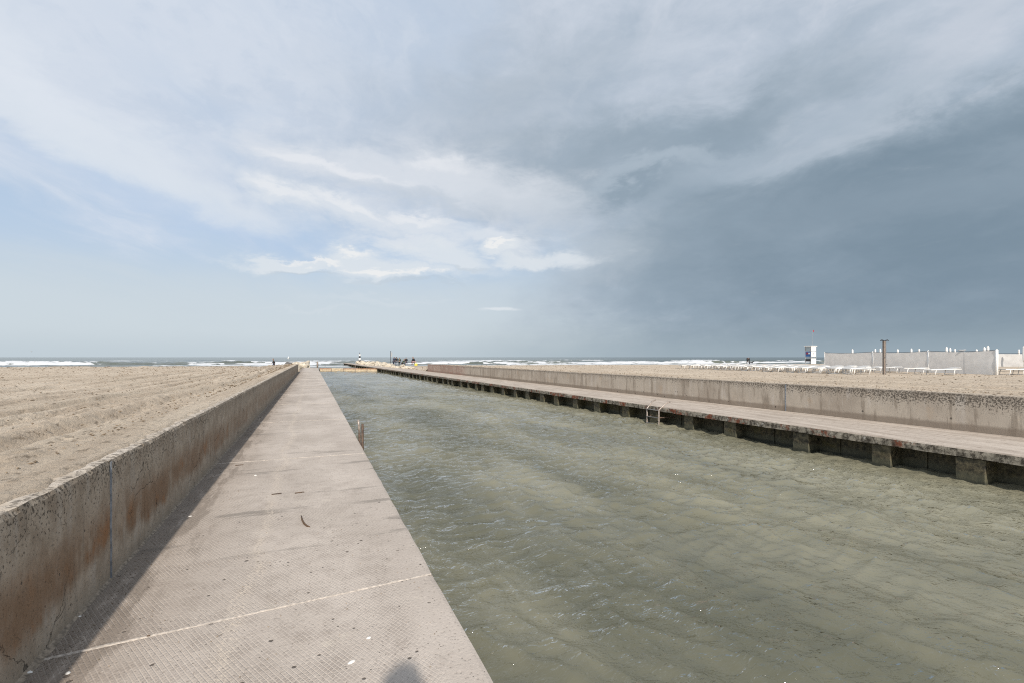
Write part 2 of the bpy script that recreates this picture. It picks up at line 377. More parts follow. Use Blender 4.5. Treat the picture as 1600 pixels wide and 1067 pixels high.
def mat_wallR():
    m, t, b = newmat('speckled_wall_concrete'); g = wpos(t, AR); x, y, z = sep(g)
    n1 = noise(g, .7, 5, .6); n2 = noise(g, 5, 6, .65); vs = noise(comb(t, x, y*4, z*.6), 1.2, 5, .65); fine = noise(g, 50, 4, .7)
    cc = mix(t, smooth(n1, .35, .65), (.42, .355, .285), (.53, .46, .375))
    cc = mix(t, smooth(vs, .55, .68)*.5, cc, (.60, .545, .48))
    cc = mix(t, smooth(vs, .47, .36)*.6, cc, (.24, .195, .15))
    cc = mix(t, smooth(noise(g, 1.6, 4, .5), .60, .70)*.35, cc, (.50, .37, .25))
    zb = z+(n2-.5)*.08
    cc = mix(t, smooth(zb, .20, .12)*.75, cc, (.25, .20, .155))
    sp = noise(g, 24, 6, .78)
    k = smooth(z + (n1-.5)*.4 + (n2-.5)*.2 + smooth(y, 14, 5)*.16, .48, .90)
    cc = mix(t, smooth(sp + k*.165, .62, .69)*.85, cc, (.06, .05, .04))
    cc = mix(t, smooth(z+(n2-.5)*.12, .74, .84)*.5, cc, (.12, .10, .08))
    hol = voro(g, 4.6); keep = smooth(z, .5, .15)*smooth(noise(g, 3.1, 1), .47, .53)
    cc = mix(t, smooth(hol, .15, .08)*keep*.85, cc, (.04, .035, .03))
    # faded red paint at the far end
    scr = noise(comb(t, x, y*2, z*2), 2.6, 5, .6, 1.5)
    red = smooth(y, 40.5, 44)*smooth(scr, .40, .52)
    cc = mix(t, red*.5, cc, (.36, .17, .13))
    gn = t.nodes.new('ShaderNodeNewGeometry'); nz = sep(S(t, gn.outputs['Normal']))[2]
    cc = mix(t, smooth(nz, .6, .85)*.8, cc, mix(t, smooth(sp, .45, .6), (.50, .42, .33), (.24, .20, .16)))
    setc(t, b, cc, .9, n2*.6 + fine*.4, .7, .012, .25)
    return m
def mat_deck():
    m, t, b = newmat('sandy_deck_concrete'); g = wpos(t, AR); x, y, z = sep(g)
    n2_ = noise(g, 2.2, 4, .6)
    st = noise(comb(t, x*3.2+n2_*.5, y*.35+n2_*.4, z), 1.3, 7, .68); n2 = noise(g, 7, 6, .68); fine = noise(g, 50, 4, .7)
    cc = mix(t, smooth(st, .35, .65), (.37, .31, .255), (.52, .45, .38))
    cc = mix(t, smooth(n2, .46, .34)*.6, cc, (.22, .17, .13))
    cc = mix(t, smooth(fine, .62, .72)*.5, cc, (.62, .54, .45))
    cc = mix(t, smooth(noise(comb(t, x*2.5, y*.5, z), 2.0, 7, .72), .57, .66)*.55, cc, (.20, .16, .125))
    # side faces: mottled, rusty
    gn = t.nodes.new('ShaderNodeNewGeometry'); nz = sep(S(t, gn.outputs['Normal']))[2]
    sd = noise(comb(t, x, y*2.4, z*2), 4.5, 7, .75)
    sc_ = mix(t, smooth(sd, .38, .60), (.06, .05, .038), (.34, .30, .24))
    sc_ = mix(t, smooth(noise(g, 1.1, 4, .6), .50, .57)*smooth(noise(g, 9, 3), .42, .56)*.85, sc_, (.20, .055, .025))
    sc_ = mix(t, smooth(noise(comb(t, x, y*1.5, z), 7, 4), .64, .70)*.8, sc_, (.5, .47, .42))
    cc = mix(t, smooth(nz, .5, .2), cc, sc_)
    setc(t, b, cc, .88, n2*.6+fine*.4+st*.5, .8, .015, .25)
    return m
def mat_pillar():
    m, t, b = newmat('tidal_concrete'); g = wpos(t, AR); x, y, z = sep(g)
    n1 = noise(g, 2.2, 6, .65); n2 = noise(g, 12, 6, .75)
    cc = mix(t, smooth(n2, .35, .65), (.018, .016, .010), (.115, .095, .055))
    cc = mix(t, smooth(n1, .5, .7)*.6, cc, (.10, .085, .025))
    cc = mix(t, smooth(z+(n1-.5)*.25, -.40, -.50)*.6, cc, (.085, .085, .055))
    cc = mix(t, smooth(z+(n1-.5)*.1, -.54, -.60)*.8, cc, (.03, .032, .022))
    setc(t, b, cc, .7, n2+n1*.5, .8, .015, .4)
    return m
def water_common(t, b, g, foam=None, deep=(.112, .110, .074), shallow=(.275, .256, .178), bs=1.0):
    x, y, z = sep(g)
    n1 = noise(comb(t, x*1.1, y*.35, 0.0), .55, 4, .5); n3 = noise(g, .12, 3, .5)
    cc = mix(t, (smooth(n1*.6+n3*.4, .38, .64)*.7 + smooth(x+(n1-.5)*4, 2.0, 8.0)*.45).clamp(), deep, shallow)
    cam_ = t.nodes.new('ShaderNodeCameraData'); dist = S(t, cam_.outputs['View Distance'])
    r1 = noise(comb(t, x*1.0, y*1.7, 0.0), 3.6, 3, .55, .8); r2 = noise(comb(t, x*1.3, y*.9, 0.0), 11, 3, .55, .5); r3 = noise(comb(t, x*.45, y*1.1, 0.0), 1.5, 3, .55, .5)
    cr = (r1-.5).abs(); cr3 = (r3-.5).abs(); cr4 = (noise(comb(t, x*.9+7.1, y*1.5, 0.0), 7.5, 2, .5, .9)-.5).abs(); gust = smooth(noise(comb(t, x*.5, y*.3, 0.0), .7, 3, .55), .40, .60)*.7+.3
    far_ = smooth(dist, 6, 22)
    damp = 1.0-smooth(dist, 8, 50)*.74
    h = cr*-1.1*(far_*.9+.50)*gust + (r2-.5)*.14 + cr4*-.55*gust + cr3*-2.0*(far_*.9+.30) + (r3-.5)*1.0
    h = h*damp
    fo = None
    if foam is not None:
        fo = foam
        cc = mix(t, fo, cc, (.66, .67, .68))
        rough = fo*.6 + .10
    else: rough = .07
    o = [q_ for q_ in t.nodes if q_.type == 'OUTPUT_MATERIAL'][0]; t.nodes.remove(b)
    bp = t.nodes.new('ShaderNodeBump'); bp.inputs['Strength'].default_value = 1.0; bp.inputs['Distance'].default_value = bs; t.links.new(h.k, bp.inputs['Height'])
    df = t.nodes.new('ShaderNodeBsdfDiffuse'); t.links.new(cc.k, df.inputs[0])
    gn = t.nodes.new('ShaderNodeNewGeometry'); va = t.nodes.new('ShaderNodeVectorMath'); va.operation = 'MULTIPLY_ADD'; t.links.new(gn.outputs['Normal'], va.inputs[0]); va.inputs[1].default_value = (.45, .45, .45); va.inputs[2].default_value = (0, 0, .55)
    vn = t.nodes.new('ShaderNodeVectorMath'); vn.operation = 'NORMALIZE'; t.links.new(va.outputs[0], vn.inputs[0]); t.links.new(vn.outputs[0], df.inputs['Normal'])
    gl = t.nodes.new('ShaderNodeBsdfGlossy'); gl.inputs['Roughness'].default_value = .05; t.links.new(bp.outputs[0], gl.inputs['Normal'])
    frs = t.nodes.new('ShaderNodeFresnel'); frs.inputs['IOR'].default_value = 1.5; t.links.new(bp.outputs[0], frs.inputs['Normal'])
    k = S(t, frs.outputs[0])
    if fo is not None: k = k*(1.0-fo)
    ms = t.nodes.new('ShaderNodeMixShader'); t.links.new(k.k, ms.inputs[0]); t.links.new(df.outputs[0], ms.inputs[1]); t.links.new(gl.outputs[0], ms.inputs[2]); t.links.new(ms.outputs[0], o.inputs[0])
    return cc
def mat_canal():
    m, t, b = newmat('canal_water'); g = wpos(t, AL)
    sp = voro(g, 4.2); k = smooth(noise(g, 1.1, 2), .52, .60)
    foam = smooth(sp, .045, .02)*k
    x, y, z = sep(g)
    # wash line under the gate
    fm = (foam + smooth(noise(comb(t, x*1.4, y*2, 0.0), 1.5, 6, .7), .60, .70)*smooth(y, 66, 76)*.6).clamp()
    water_common(t, b, g, fm, bs=.13)
    return m
def mat_sea():
    m, t, b = newmat('sea_water'); g = wpos(t, 0)
    a = t.nodes.new('ShaderNodeAttribute'); a.attribute_name = 'foam'; at = S(t, a.outputs['Fac'])
    x, y, z = sep(g)
    n = noise(comb(t, x*.5, y*.8, z*2.0), .9, 7, .72)
    capn = noise(comb(t, x*.35, y*.11, 0.0), .35, 5, .7)
    cap = smooth(capn, .70, .74)*.8*smooth(y, 190, 260)
    foam = (smooth(at*1.15 + (n-.5)*1.8, .38, .70) + cap).clamp()
    water_common(t, b, g, foam, (.10, .112, .088), (.15, .16, .115), bs=.16)
    return m
M = dict(sand=mat_sand(), walk=mat_walk(), wallL=mat_wallL(), wallR=mat_wallR(), deck=mat_deck(), pil=mat_pillar(), canal=mat_canal(), sea=mat_sea())
M['seal'] = flat('blue_grey_sealant', (.19, .205, .225), .6, 0, .35, 25, .4)
M['filler'] = flat('sandy_filler', (.48, .42, .36), .95, 0, .25, 40, .8)
M['gravel'] = flat('beach_gravel', (.25, .20, .15), .9, 0, .5, 30)
M['shell'] = flat('shell', (.78, .74, .68), .5, 0, .1)
M['twig'] = flat('twig_bark', (.11, .065, .035), .8, 0, .3, 40)
M['rock'] = flat('pale_rock', (.50, .44, .35), .9, 0, .30, 2.0, .6)
M['rockd'] = flat('dark_rock', (.12, .11, .10), .85, 0, .4, 2.0, .6)
M['white'] = flat('white_plastic', (.80, .79, .76), .45, 0, .05)
M['fabric'] = flat('pale_sling_fabric', (.50, .49, .47), .8, 0, .08)
M['screen'] = flat('grey_windbreak_cloth', (.50, .485, .46), .9, 0, .05, .7)
def cloth_mat():
    m, t, b = newmat('grey_windbreak_cloth'); g = wpos(t); n = noise(g, 3, 4)
    cc = mix(t, smooth(n, .3, .7), (.70, .68, .65), (.78, .76, .73)); setc(t, b, cc, .9)
    tr = t.nodes.new('ShaderNodeBsdfTranslucent'); t.links.new(cc.k, tr.inputs[0]); ms = t.nodes.new('ShaderNodeMixShader'); ms.inputs[0].default_value = .5
    o = [x for x in t.nodes if x.type == 'OUTPUT_MATERIAL'][0]; t.links.new(b.outputs[0], ms.inputs[1]); t.links.new(tr.outputs[0], ms.inputs[2]); t.links.new(ms.outputs[0], o.inputs[0]); return m
M['screen'] = cloth_mat()
M['dark'] = flat('dark_plastic', (.035, .035, .04), .5)
M['steel'] = flat('weathered_steel', (.36, .35, .34), .35, .85, .25, 15, .2)
M['bsteel'] = flat('pale_painted_steel', (.32, .27, .23), .4, .2, .25, 22, .2)
M['rust'] = flat('rusty_steel', (.10, .065, .045), .75, .2, .45, 18, .5)
M['brownpost'] = flat('brown_post', (.21, .17, .14), .6, 0, .2, 10)
M['orange'] = flat('orange_paint', (.33, .18, .10), .65, 0, .3, 3)
M['tan'] = flat('tan_board', (.47, .38, .26), .75, 0, .2, 3)
M['wood'] = flat('grey_timber', (.24, .22, .19), .85, 0, .3, 4, .4)
M['blue'] = flat('blue_panel', (.03, .13, .36), .45, 0, .08)
M['red'] = flat('red_paint', (.30, .03, .05), .5, 0, .1)
M['grey'] = flat('grey_panel', (.35, .36, .37), .5, 0, .1)
M['glass'] = flat('window_glass', (.33, .40, .43), .08, 0, .05)
M['skin'] = flat('skin', (.45, .28, .20), .6, 0, .05)
M['hair'] = flat('dark_hair', (.02, .015, .012), .7)
M['black'] = flat('black_cloth', (.012, .013, .016), .9)
M['navy'] = flat('navy_cloth', (.03, .04, .07), .9)
M['green'] = flat('dark_green_cloth', (.035, .055, .035), .9)
M['jeans'] = flat('blue_grey_cloth', (.08, .10, .14), .9)
M['yellow'] = flat('yellow_bag', (.62, .52, .08), .6)
M['pink'] = flat('pale_pink_cloth', (.45, .28, .27), .9)

# ------------------------------------------------------------------ terrain
P0 = np.array([0., 131.4]); kk = math.hypot(1, .2216); EE = np.array([1, .2216])/kk; MM = np.array([-.2216, 1])/kk
def shoreD(X, Y): return -((X-P0[0])*MM[0] + (Y-P0[1])*MM[1])
Dk = [-60, -30, -6, 0, 20, 46, 60, 75, 110, 122, 400]; Zk = [-4, -2, -.80, -.60, -.36, .03, .50, .56, .60, .80, .86]
def toL(X, Y): return -math.sin(AL)*X+math.cos(AL)*Y, math.cos(AL)*X+math.sin(AL)*Y
def toR(X, Y): return -math.sin(AR)*X+math.cos(AR)*Y, math.cos(AR)*X+math.sin(AR)*Y
def terrain(X, Y):
    D = shoreD(X, Y); z = np.interp(D, Dk, Zk)
    s, t = toL(X, Y); d = np.maximum(-1.66-t, 0)
    w = np.exp(-(d/3.2)**2)*(t < 5)
    tgt = np.where(s < 58, .90, np.where(s < 61, .90-(s-58)*.33, -.15)); tgt = np.where(s > 80, -1.2, tgt)
    z = z*(1-w)+tgt*w
    s, t = toR(X, Y); d = np.maximum(t-13.9, 0)
    w = np.exp(-(d/4.0)**2)*(t > 5)
    tgt = np.where(s < 55, .80, np.where(s < 58, .80-(s-55)*.3, -.12)); tgt = np.where(s > 92, -1.0, tgt)
    return z*(1-w)+tgt*w
def tz(x, y): return float(terrain(np.array([float(x)]), np.array([float(y)]))[0])
def geo_steps(a, b, d0, g):
    r = [a]; base = abs(a)
    while r[-1] < b: r.append(r[-1]+max(d0, g*abs(r[-1])))
    return np.array(r)
def sandrelief(s, t, d):
    near = 1/(1+d/25.)
    h = .024*fbm(t/1.1, s/3.2, 3, 3) + .010*pn(t/.13, s/2.6, 61) + .019*fbm(t/.22, s/.50, 4, 11, .66)*(.45+.8*sstep(pn(t/4, s/9, 5), -.3, .4))
    h += .014*np.abs(pn(t/.10, s/.17, 21))*near*2
    for t0, a in ((-2.35, .05), (-3.1, .03), (-3.9, .045), (-5.3, .045), (-6.1, .03), (-8.2, .05), (-9.6, .04), (-13, .06), (-15, .05), (-19, .06), (16.5, .04), (18.2, .04), (22, .05)):
        tt = t - t0 - .45*pn(s/14., np.full_like(s, t0), 8) - .06*pn(s/1.2, np.full_like(s, t0), 9)
        h += 1.35*a*(np.exp(-((tt+.10)/.10)**2) - 1.0*np.exp(-((tt-.10)/.13)**2))*(.6+.6*sstep(pn(s/5., np.full_like(s, t0*3), 2), -.4, .3))
    return h
# left beach
sv = geo_steps(-3, 185, .035, .0085)
tv = -np.array([1.40 + x for x in geo_steps(0.0, 420, .03, .0118)])
sv = sv[(sv > -3.1)]
Sg, Tg = np.meshgrid(sv, tv, indexing='ij')
X = -math.sin(AL)*Sg+math.cos(AL)*Tg; Y = math.cos(AL)*Sg+math.sin(AL)*Tg
Z = terrain(X, Y); rel = sandrelief(Sg, Tg, np.hypot(X, Y)); edge = sstep(-Tg, 1.66, 2.1)
Z = Z + rel*(.25+.75*edge); lip = 1.465+.05*fbm(Sg/.35, Tg*0, 4, 88); wtop = (-Tg < 1.70); Z = np.where(wtop & (Sg < 59), .86+.045*sstep(-Tg, lip-.05, lip+.04)+.25*rel*sstep(-Tg, lip, lip+.1), Z); Z = np.where((Sg > 58.5) & (-Tg < 1.72), np.minimum(Z, .3), Z)
b1 = grid_obj('beach', X[:, ::-1], Y[:, ::-1], Z[:, ::-1], M['sand']); tag(b1, kind='structure')
# right beach
sv = geo_steps(-6, 175, .06, .0095); tv = 13.72 + geo_steps(0.0, 420, .05, .014)
Sg, Tg = np.meshgrid(sv, tv, indexing='ij')
X = -math.sin(AR)*Sg+math.cos(AR)*Tg; Y = math.cos(AR)*Sg+math.sin(AR)*Tg
Z = terrain(X, Y) + sandrelief(Sg, Tg, np.hypot(X, Y))*(.3+.7*sstep(Tg, 13.9, 14.5)); Z = np.where(Tg < 13.80, np.minimum(Z, .72), Z)
b2 = grid_obj('beach', X, Y, Z, M['sand']); tag(b2, kind='structure')

# ------------------------------------------------------------------ canal water
sv = geo_steps(-3, 152, .032, .0065); tv = np.linspace(.75, 12.0, 340)
Sg, Tg = np.meshgrid(sv, tv, indexing='ij')
wide = sstep(Sg, 83.9, 84.2)
Tg = np.where(wide > 0, .75 + (Tg-.75), Tg)
dist = np.hypot(Sg, Tg); chop = .55+.9*sstep(Sg, 6, 30)
res = np.maximum(.032, .0065*np.abs(Sg))
def fil(l): return np.clip((l/res-2)/4, 0, 1)      # waves finer than the mesh fade out
h = .040*fbm(Tg/1.3+Sg*.16, Sg/3.6, 2, 31)
r = 1-np.abs(pn(Tg/.62 + .30*Sg + .5*pn(Sg/1.5, Tg/1.5, 44), Sg/2.1, 33))*2.0; h += .034*np.clip(r, 0, 1)**2.0*fil(.6)*sstep(pn(Tg/3, Sg/4, 71), -.5, .3)
r = 1-np.abs(pn(Tg/.34 + .4*Sg/.34*.3, Sg/.95, 35))*2.0; h += .016*np.clip(r, 0, 1)**2*fil(.35)
r = 1-np.abs(pn(Tg/1.3, Sg/.55 - Tg*.4, 37))*2.0; h += chop*.034*np.clip(r, 0, 1)**2*fil(.5)
h += chop*.022*pn(Tg/.42, Sg/.30, 39)*fil(.3) + .009*pn(Tg/.16, Sg/.13, 41)*fil(.14) + .03*sstep(Sg, 12, 40)*pn(Tg/1.6, Sg/.9, 91)
r = 1-np.abs(fbm(Tg/1.7 + .2*Sg, Sg/.75 - Tg*.25, 2, 95))*1.6; h += .075*sstep(Sg, 3, 16)*(.5+.7*sstep(pn(Tg/5, Sg/8, 97), -.4, .4))*np.clip(r, 0, 1)**2
r = 1-np.abs(pn(Tg/.75 - .3*Sg, Sg/.36 + Tg*.3, 99))*1.8; h += .030*fil(.40)*sstep(Sg, 1, 8)*np.clip(r, 0, 1)**2
h += .045*sstep(Sg, 30, 75)*pn(Tg/6., Sg/2.4, 43)
Z = WATER + h - .02
X = -math.sin(AL)*Sg+math.cos(AL)*Tg; Y = math.cos(AL)*Sg+math.sin(AL)*Tg
Z = Z - .12*sstep(-shoreD(X, Y), -3, 0)
cw = grid_obj('canal_water', X, Y, Z, M['canal']); tag(cw, kind='structure')
# water outside the walkway head, between rocks and shore
sv = np.linspace(84.3, 150, 140); tv = np.linspace(-9, .76, 40); Sg, Tg = np.meshgrid(sv, tv, indexing='ij')
X = -math.sin(AL)*Sg+math.cos(AL)*Tg; Y = math.cos(AL)*Sg+math.sin(AL)*Tg
Z = WATER-.03 + .05*pn(Tg/3, Sg/1.5, 3) - .12*sstep(-shoreD(X, Y), -3, 0)
tag(grid_obj('canal_water', X, Y, Z, M['canal']), kind='structure')
# ------------------------------------------------------------------ sea
dv = [-3.0]
while dv[-1] < 260: dv.append(dv[-1]+.30+.010*max(dv[-1], 0))
while dv[-1] < 60000: dv.append(dv[-1]*1.13)
dv = np.array(dv); cv = np.linspace(-1, 1, 1050)
Dg, Cg = np.meshgrid(dv, cv, indexing='ij'); Ag = 20+Cg*(250+1.6*np.maximum(Dg, 0))
h = np.zeros_like(Dg); foam = np.zeros_like(Dg)
for k, (d0, hh, wf, wb, th, seed) in enumerate(((3, .15, 1.0, 3.0, -.7, 1), (19, .45, .8, 2.4, -.15, 2), (36, .75, 1.0, 3.0, -.22, 3), (60, .85, 1.2, 4, .0, 4), (92, .7, 1.4, 5, .15, 5), (135, .55, 1.8, 6, .32, 6), (200, .5, 3, 8, .38, 7))):
    dc = d0 + 7*pn(Ag/60., np.full_like(Ag, seed*3.3), seed)*(1 if k else .5) + 1.2*pn(Ag/9., np.full_like(Ag, seed*1.7), seed+20)
    env = .62+.6*fbm(Ag/35., np.full_like(Ag, seed*5.1), 3, seed+40); env = np.clip(env, .15, 1.2)
    q = Dg-dc; prof = np.where(q < 0, np.exp(-(q/wf)**2), np.exp(-(q/wb)**2))
    jag = 1+.35*pn(Ag/2.2, Dg/2., seed+60)*sstep(env, .4, .8)
    h += hh*env*prof*jag
    br = fbm(Ag/42., np.full_like(Ag, seed*7.7), 4, seed+80) + .30*fbm(Ag/6, Dg/3, 3, seed+90, .7)
    on = sstep(br, th-.22, th+.18)
    foam = np.maximum(foam, on*np.where(q < 0, np.exp(-(q/(wf*3.2))**2), np.exp(-(q/(wb*.55))**2))*(1.1))
foam = np.maximum(foam, .70*sstep(-Dg, -9, -1)*(.5+.7*fbm(Ag/12, Dg/2, 3, 77)))
foam *= .80+.45*fbm(Ag/4, Dg/1.2, 3, 66)
fadeh = np.exp(-np.maximum(Dg-200, 0)/600)
h += (.10*pn(Ag/5, Dg/2.2, 51)+.05*pn(Ag/1.8, Dg/1.2, 52))*sstep(Dg, 0, 12)*fadeh
h *= np.where(Dg > 900, 0, 1)
X = P0[0]+Ag*EE[0]+Dg*MM[0]; Y = P0[1]+Ag*EE[1]+Dg*MM[1]
se = grid_obj('sea', X, Y, WATER+h, M['sea'], {'foam': foam}); tag(se, kind='structure')

# ------------------------------------------------------------------ left walkway
def jit(x, seed): return float(pn(np.array([x*1.0]), np.array([seed*3.7]), seed)[0])
walk = empty('walkway', (0, 0, 0), AL); tag(walk, kind='structure')
js = [-3.0, 3.66, 8.70] + [8.70+5.02*k for k in range(1, 16)]; js[-1] = 84.0
for i in range(len(js)-1):
    a, b = js[i]+.006, js[i+1]-.006; skew = .107 if i <= 1 else 0
    n = max(4, int((b-a)/.25)); mb = MB(); ta, tb = -1.375, .862; prev = None
    for k in range(n+1):
        f = k/n
        def sk(t):
            sa = a + (skew*(t-.862) if i == 1 else 0); sb = b + (.107*(t-.862) if i == 0 else 0); return sa+(sb-sa)*f
        e = .007*jit(sk(0)*4, 4)
        ch = .02*max(0, jit(sk(0)*1.3+5, 9)-.45)*4
        prof = [(ta, 0), (ta+.4, 0), (0.0, 0), (tb-.03-ch, 0), (tb-.008+e-ch*.5, -.006-ch*.2), (tb+e, -.028-ch*.3), (tb, -.3), (tb, -1.4), (ta, -1.4)]
        row = [(t, sk(t), z) for t, z in prof]; m_ = len(row); base = len(mb.v); mb.v += row
        if prev is not None:
            for q in range(m_): mb.f.append((prev+q, prev+(q+1) % m_, base+(q+1) % m_, base+q)); mb.m.append(0)
        else: mb.f.append(tuple(range(base, base+m_))[::-1]); mb.m.append(0)
        prev = base
    mb.f.append(tuple(range(prev, prev+m_))); mb.m.append(0)
    mb.f = [f[::-1] for f in mb.f]
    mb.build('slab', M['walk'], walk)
    # sandy filler in the joint
    if i < 10 and i+1 < len(js)-1:
        mb = MB(); s0 = js[i+1]; nn = 70; vs = []; fs = []
        for k in range(nn+1):
            t = -1.36+2.20*k/nn; sc = s0 + (.107*(t-.862) if i == 0 else 0); w = (.012+.022*abs(jit(t*5+i, 3))+.012*abs(jit(t*19+i, 6)))*(1 if i < 2 else .55)
            hz_ = .004+.006*abs(jit(t*13, 5))
            vs += [(t, sc-.008, .0005), (t, sc-.004, hz_*.6), (t, sc+w*.4, hz_), (t, sc+w, .0008)]
            if k: fs += [((k-1)*4+q, k*4+q, k*4+q+1, (k-1)*4+q+1) for q in range(3)]
        mb.add(vs, fs); mb.build('joint_filler', M['filler'], walk, True)

# ------------------------------------------------------------------ walls
def wall_panel(parent, a, b, face, back, top, mat, sign, name='panel', step=.06, base=-.02, cham=.012):
    """face = t of the canal side; sign +1 when the face looks toward +t"""
    n = max(2, int((b-a)/(step*(1+max(a, 0)*.08)))); mb = MB(); prev = None
    for k in range(n+1):
        s_ = a+(b-a)*k/n
        g_ = .003 if k in (0, n) else 0
        r1 = .010*max(0, jit(s_*9+face, 3)+.1)*2 + .012*max(0, jit(s_*31, 7)-.1)*2; r2 = .008*jit(s_*3, 8); inn = -sign
        prof = [(face+inn*(.0+g_), base), (face+inn*(.004*jit(s_*5, 2)+g_), .25), (face+inn*(.004*jit(s_*4, 12)+g_), top*.7), (face+inn*(.003+g_), top-.035-r1*.4),
                (face+inn*(cham+r1), top-.008-r1*.3+r2), (face+inn*(.06+r1), top+r2*.8-.002), (face+inn*.14, top+.004*jit(s_*11, 5)), (back, top-.01), (back, base)]
        row = [(t, s_, z) for t, z in prof]; m_ = len(row); base_i = len(mb.v); mb.v += row
        if prev is not None:
            for q in range(m_): mb.f.append((prev+q, prev+(q+1) % m_, base_i+(q+1) % m_, base_i+q)); mb.m.append(0)
        else: mb.f.append(tuple(range(base_i, base_i+m_))[::-1]); mb.m.append(0)
        prev = base_i
    mb.f.append(tuple(range(prev, prev+m_))); mb.m.append(0)
    if sign > 0: mb.f = [f[::-1] for f in mb.f]
    return mb.build(name, mat, parent)
def seal(parent, s_, face, top, sign, w=.022):
    mb = MB(); vs = []; fs = []; N = 24
    for k in range(N+1):
        z = .005+(top-.02)*k/N; o = .010*jit(k*.35+s_, 4); ww = w*(.8+.4*abs(jit(k*.6, 6)))
        vs += [(face-sign*.004, s_+o-ww/2, z), (face+sign*.006, s_+o-ww/4, z), (face+sign*.006, s_+o+ww/4, z), (face-sign*.004, s_+o+ww/2, z)]
        if k: fs += [((k-1)*4+q, (k-1)*4+q+1, k*4+q+1, k*4+q) for q in range(3)]
    mb.add(vs, fs if sign > 0 else [f[::-1] for f in fs]); return mb.build('sealant_strip', M['seal'], parent, True)
wl = empty('concrete_wall', (0, 0, 0), AL); tag(wl, 'low rust stained concrete wall in shade along the left walkway', 'wall')
pj = [-3.0, 4.48, 5.27, 9.3, 14.3, 19.3, 24.3, 29.0, 33.2, 38, 43, 48, 53, 57.2, 59.5]
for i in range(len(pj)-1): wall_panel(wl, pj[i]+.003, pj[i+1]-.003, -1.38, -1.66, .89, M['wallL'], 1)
seal(wl, 4.48, -1.38, .89, 1)
mb = MB()   # mortar footing lip with debris look
vs = []; fs = []; N = 500
for k in range(N+1):
    s_ = -2+61.3*(k/N)**1.6; w = .012+.03*max(0, jit(s_*1.2, 5))+.012*abs(jit(s_*9, 8)); hh = .012+.02*abs(jit(s_*3.1, 6))
    vs += [(-1.383, s_, hh), (-1.38+w*.4, s_, hh*.5), (-1.38+w, s_, .001)]
    if k: fs += [((k-1)*3+q, (k-1)*3+q+1, k*3+q+1, k*3+q) for q in range(2)]
mb.add(vs, fs); o = mb.build('mortar_footing', M['gravel'], wl, True)
wr = empty('concrete_wall', (0, 0, 0), AR); tag(wr, 'long sunlit concrete wall with black speckled top edge behind the right quay', 'wall')
pj = [-6, -1, 4, 10.33, 15.3, 20.3, 25.3, 30.3, 35.3, 40.3, 45, 50, 56.2]
for i in range(len(pj)-1):
    o = wall_panel(wr, pj[i]+.003, pj[i+1]-.003, 13.62, 13.92, .84, M['wallR'], -1, step=.12)
    if pj[i] >= 45: o['label'] = 'wall panel with faded red paint'
seal(wr, 10.33, 13.62, .84, -1, .05)

# ------------------------------------------------------------------ right quay
q = empty('quay', (0, 0, 0), AR); tag(q, 'right concrete quay deck on square pillars standing over the water', 'quay')
js2 = [-6, 1.2, 6.6, 12.2, 18, 24, 30, 36, 42, 48, 54, 60, 66, 72, 80, 90, 100, 112, 124, 136, 148]
for i in range(len(js2)-1):
    a, b = js2[i]+.004, js2[i+1]-.004; n = max(3, int((b-a)/.18) if a < 40 else 6); mb = MB(); prev = None
    wid = 13.615 if b < 57 else 13.9
    if a >= 100: wid = 13.0
    if a >= 112: wid = 12.6
    for k in range(n+1):
        s_ = a+(b-a)*k/n; r1 = .02*abs(jit(s_*6, 3)) + .05*max(0, jit(s_*1.7, 7)-.25); r2 = .015*jit(s_*4, 5)
        prof = [(11.05+r1+.015, 0), (11.05+r1, -.02-r1*.3), (11.05+r2*.4, -.08), (11.055+r2, -.165+r2*.5), (11.5, -.17), (wid, -.17), (wid, 0), (12.4, 0)]
        row = [(t, s_, z) for t, z in prof]; m_ = len(row); bi = len(mb.v); mb.v += row
        if prev is not None:
            for w in range(m_): mb.f.append((prev+w, prev+(w+1) % m_, bi+(w+1) % m_, bi+w)); mb.m.append(0)
        else: mb.f.append(tuple(range(bi, bi+m_))[::-1]); mb.m.append(0)
        prev = bi
    mb.f.append(tuple(range(prev, prev+m_))); mb.m.append(0)
    mb.build('deck_slab', M['deck'], q)
pm = None; k = 0; s_ = 4.75-1.71*4
while s_ < 147:
    if pm is None:
        mb = MB().box((11.10, -.2, -1.6), (11.52, .2, -.168), 0, .012); p = mb.build('pillar', M['pil'], q); pm = p.data
    else:
        p = bpy.data.objects.new('pillar', pm); COL.objects.link(p); p.parent = q
    p.location = (random.uniform(-.02, .02), s_+random.uniform(-.05, .05), random.uniform(-.004, 0)); p.scale = (1, random.uniform(.9, 1.12), 1); p.rotation_euler = (random.uniform(-.015, .015), 0, random.uniform(-.03, .03)); s_ += 1.71 if s_ < 74 else 4.3
MB().box((11.5, -6, -1.6), (11.8, 92, -.172)).build('back_wall', M['pil'], q)
rb = None
for k in range(34):
    if rb is None: o = MB().box((11.47, 0, -1.6), (11.499, .03, -.17)).build('joint_rib', M['pil'], q); rb = o.data
    else: o = bpy.data.objects.new('joint_rib', rb); COL.objects.link(o); o.parent = q
    o.location = (0, 3.9+1.71*k, 0)

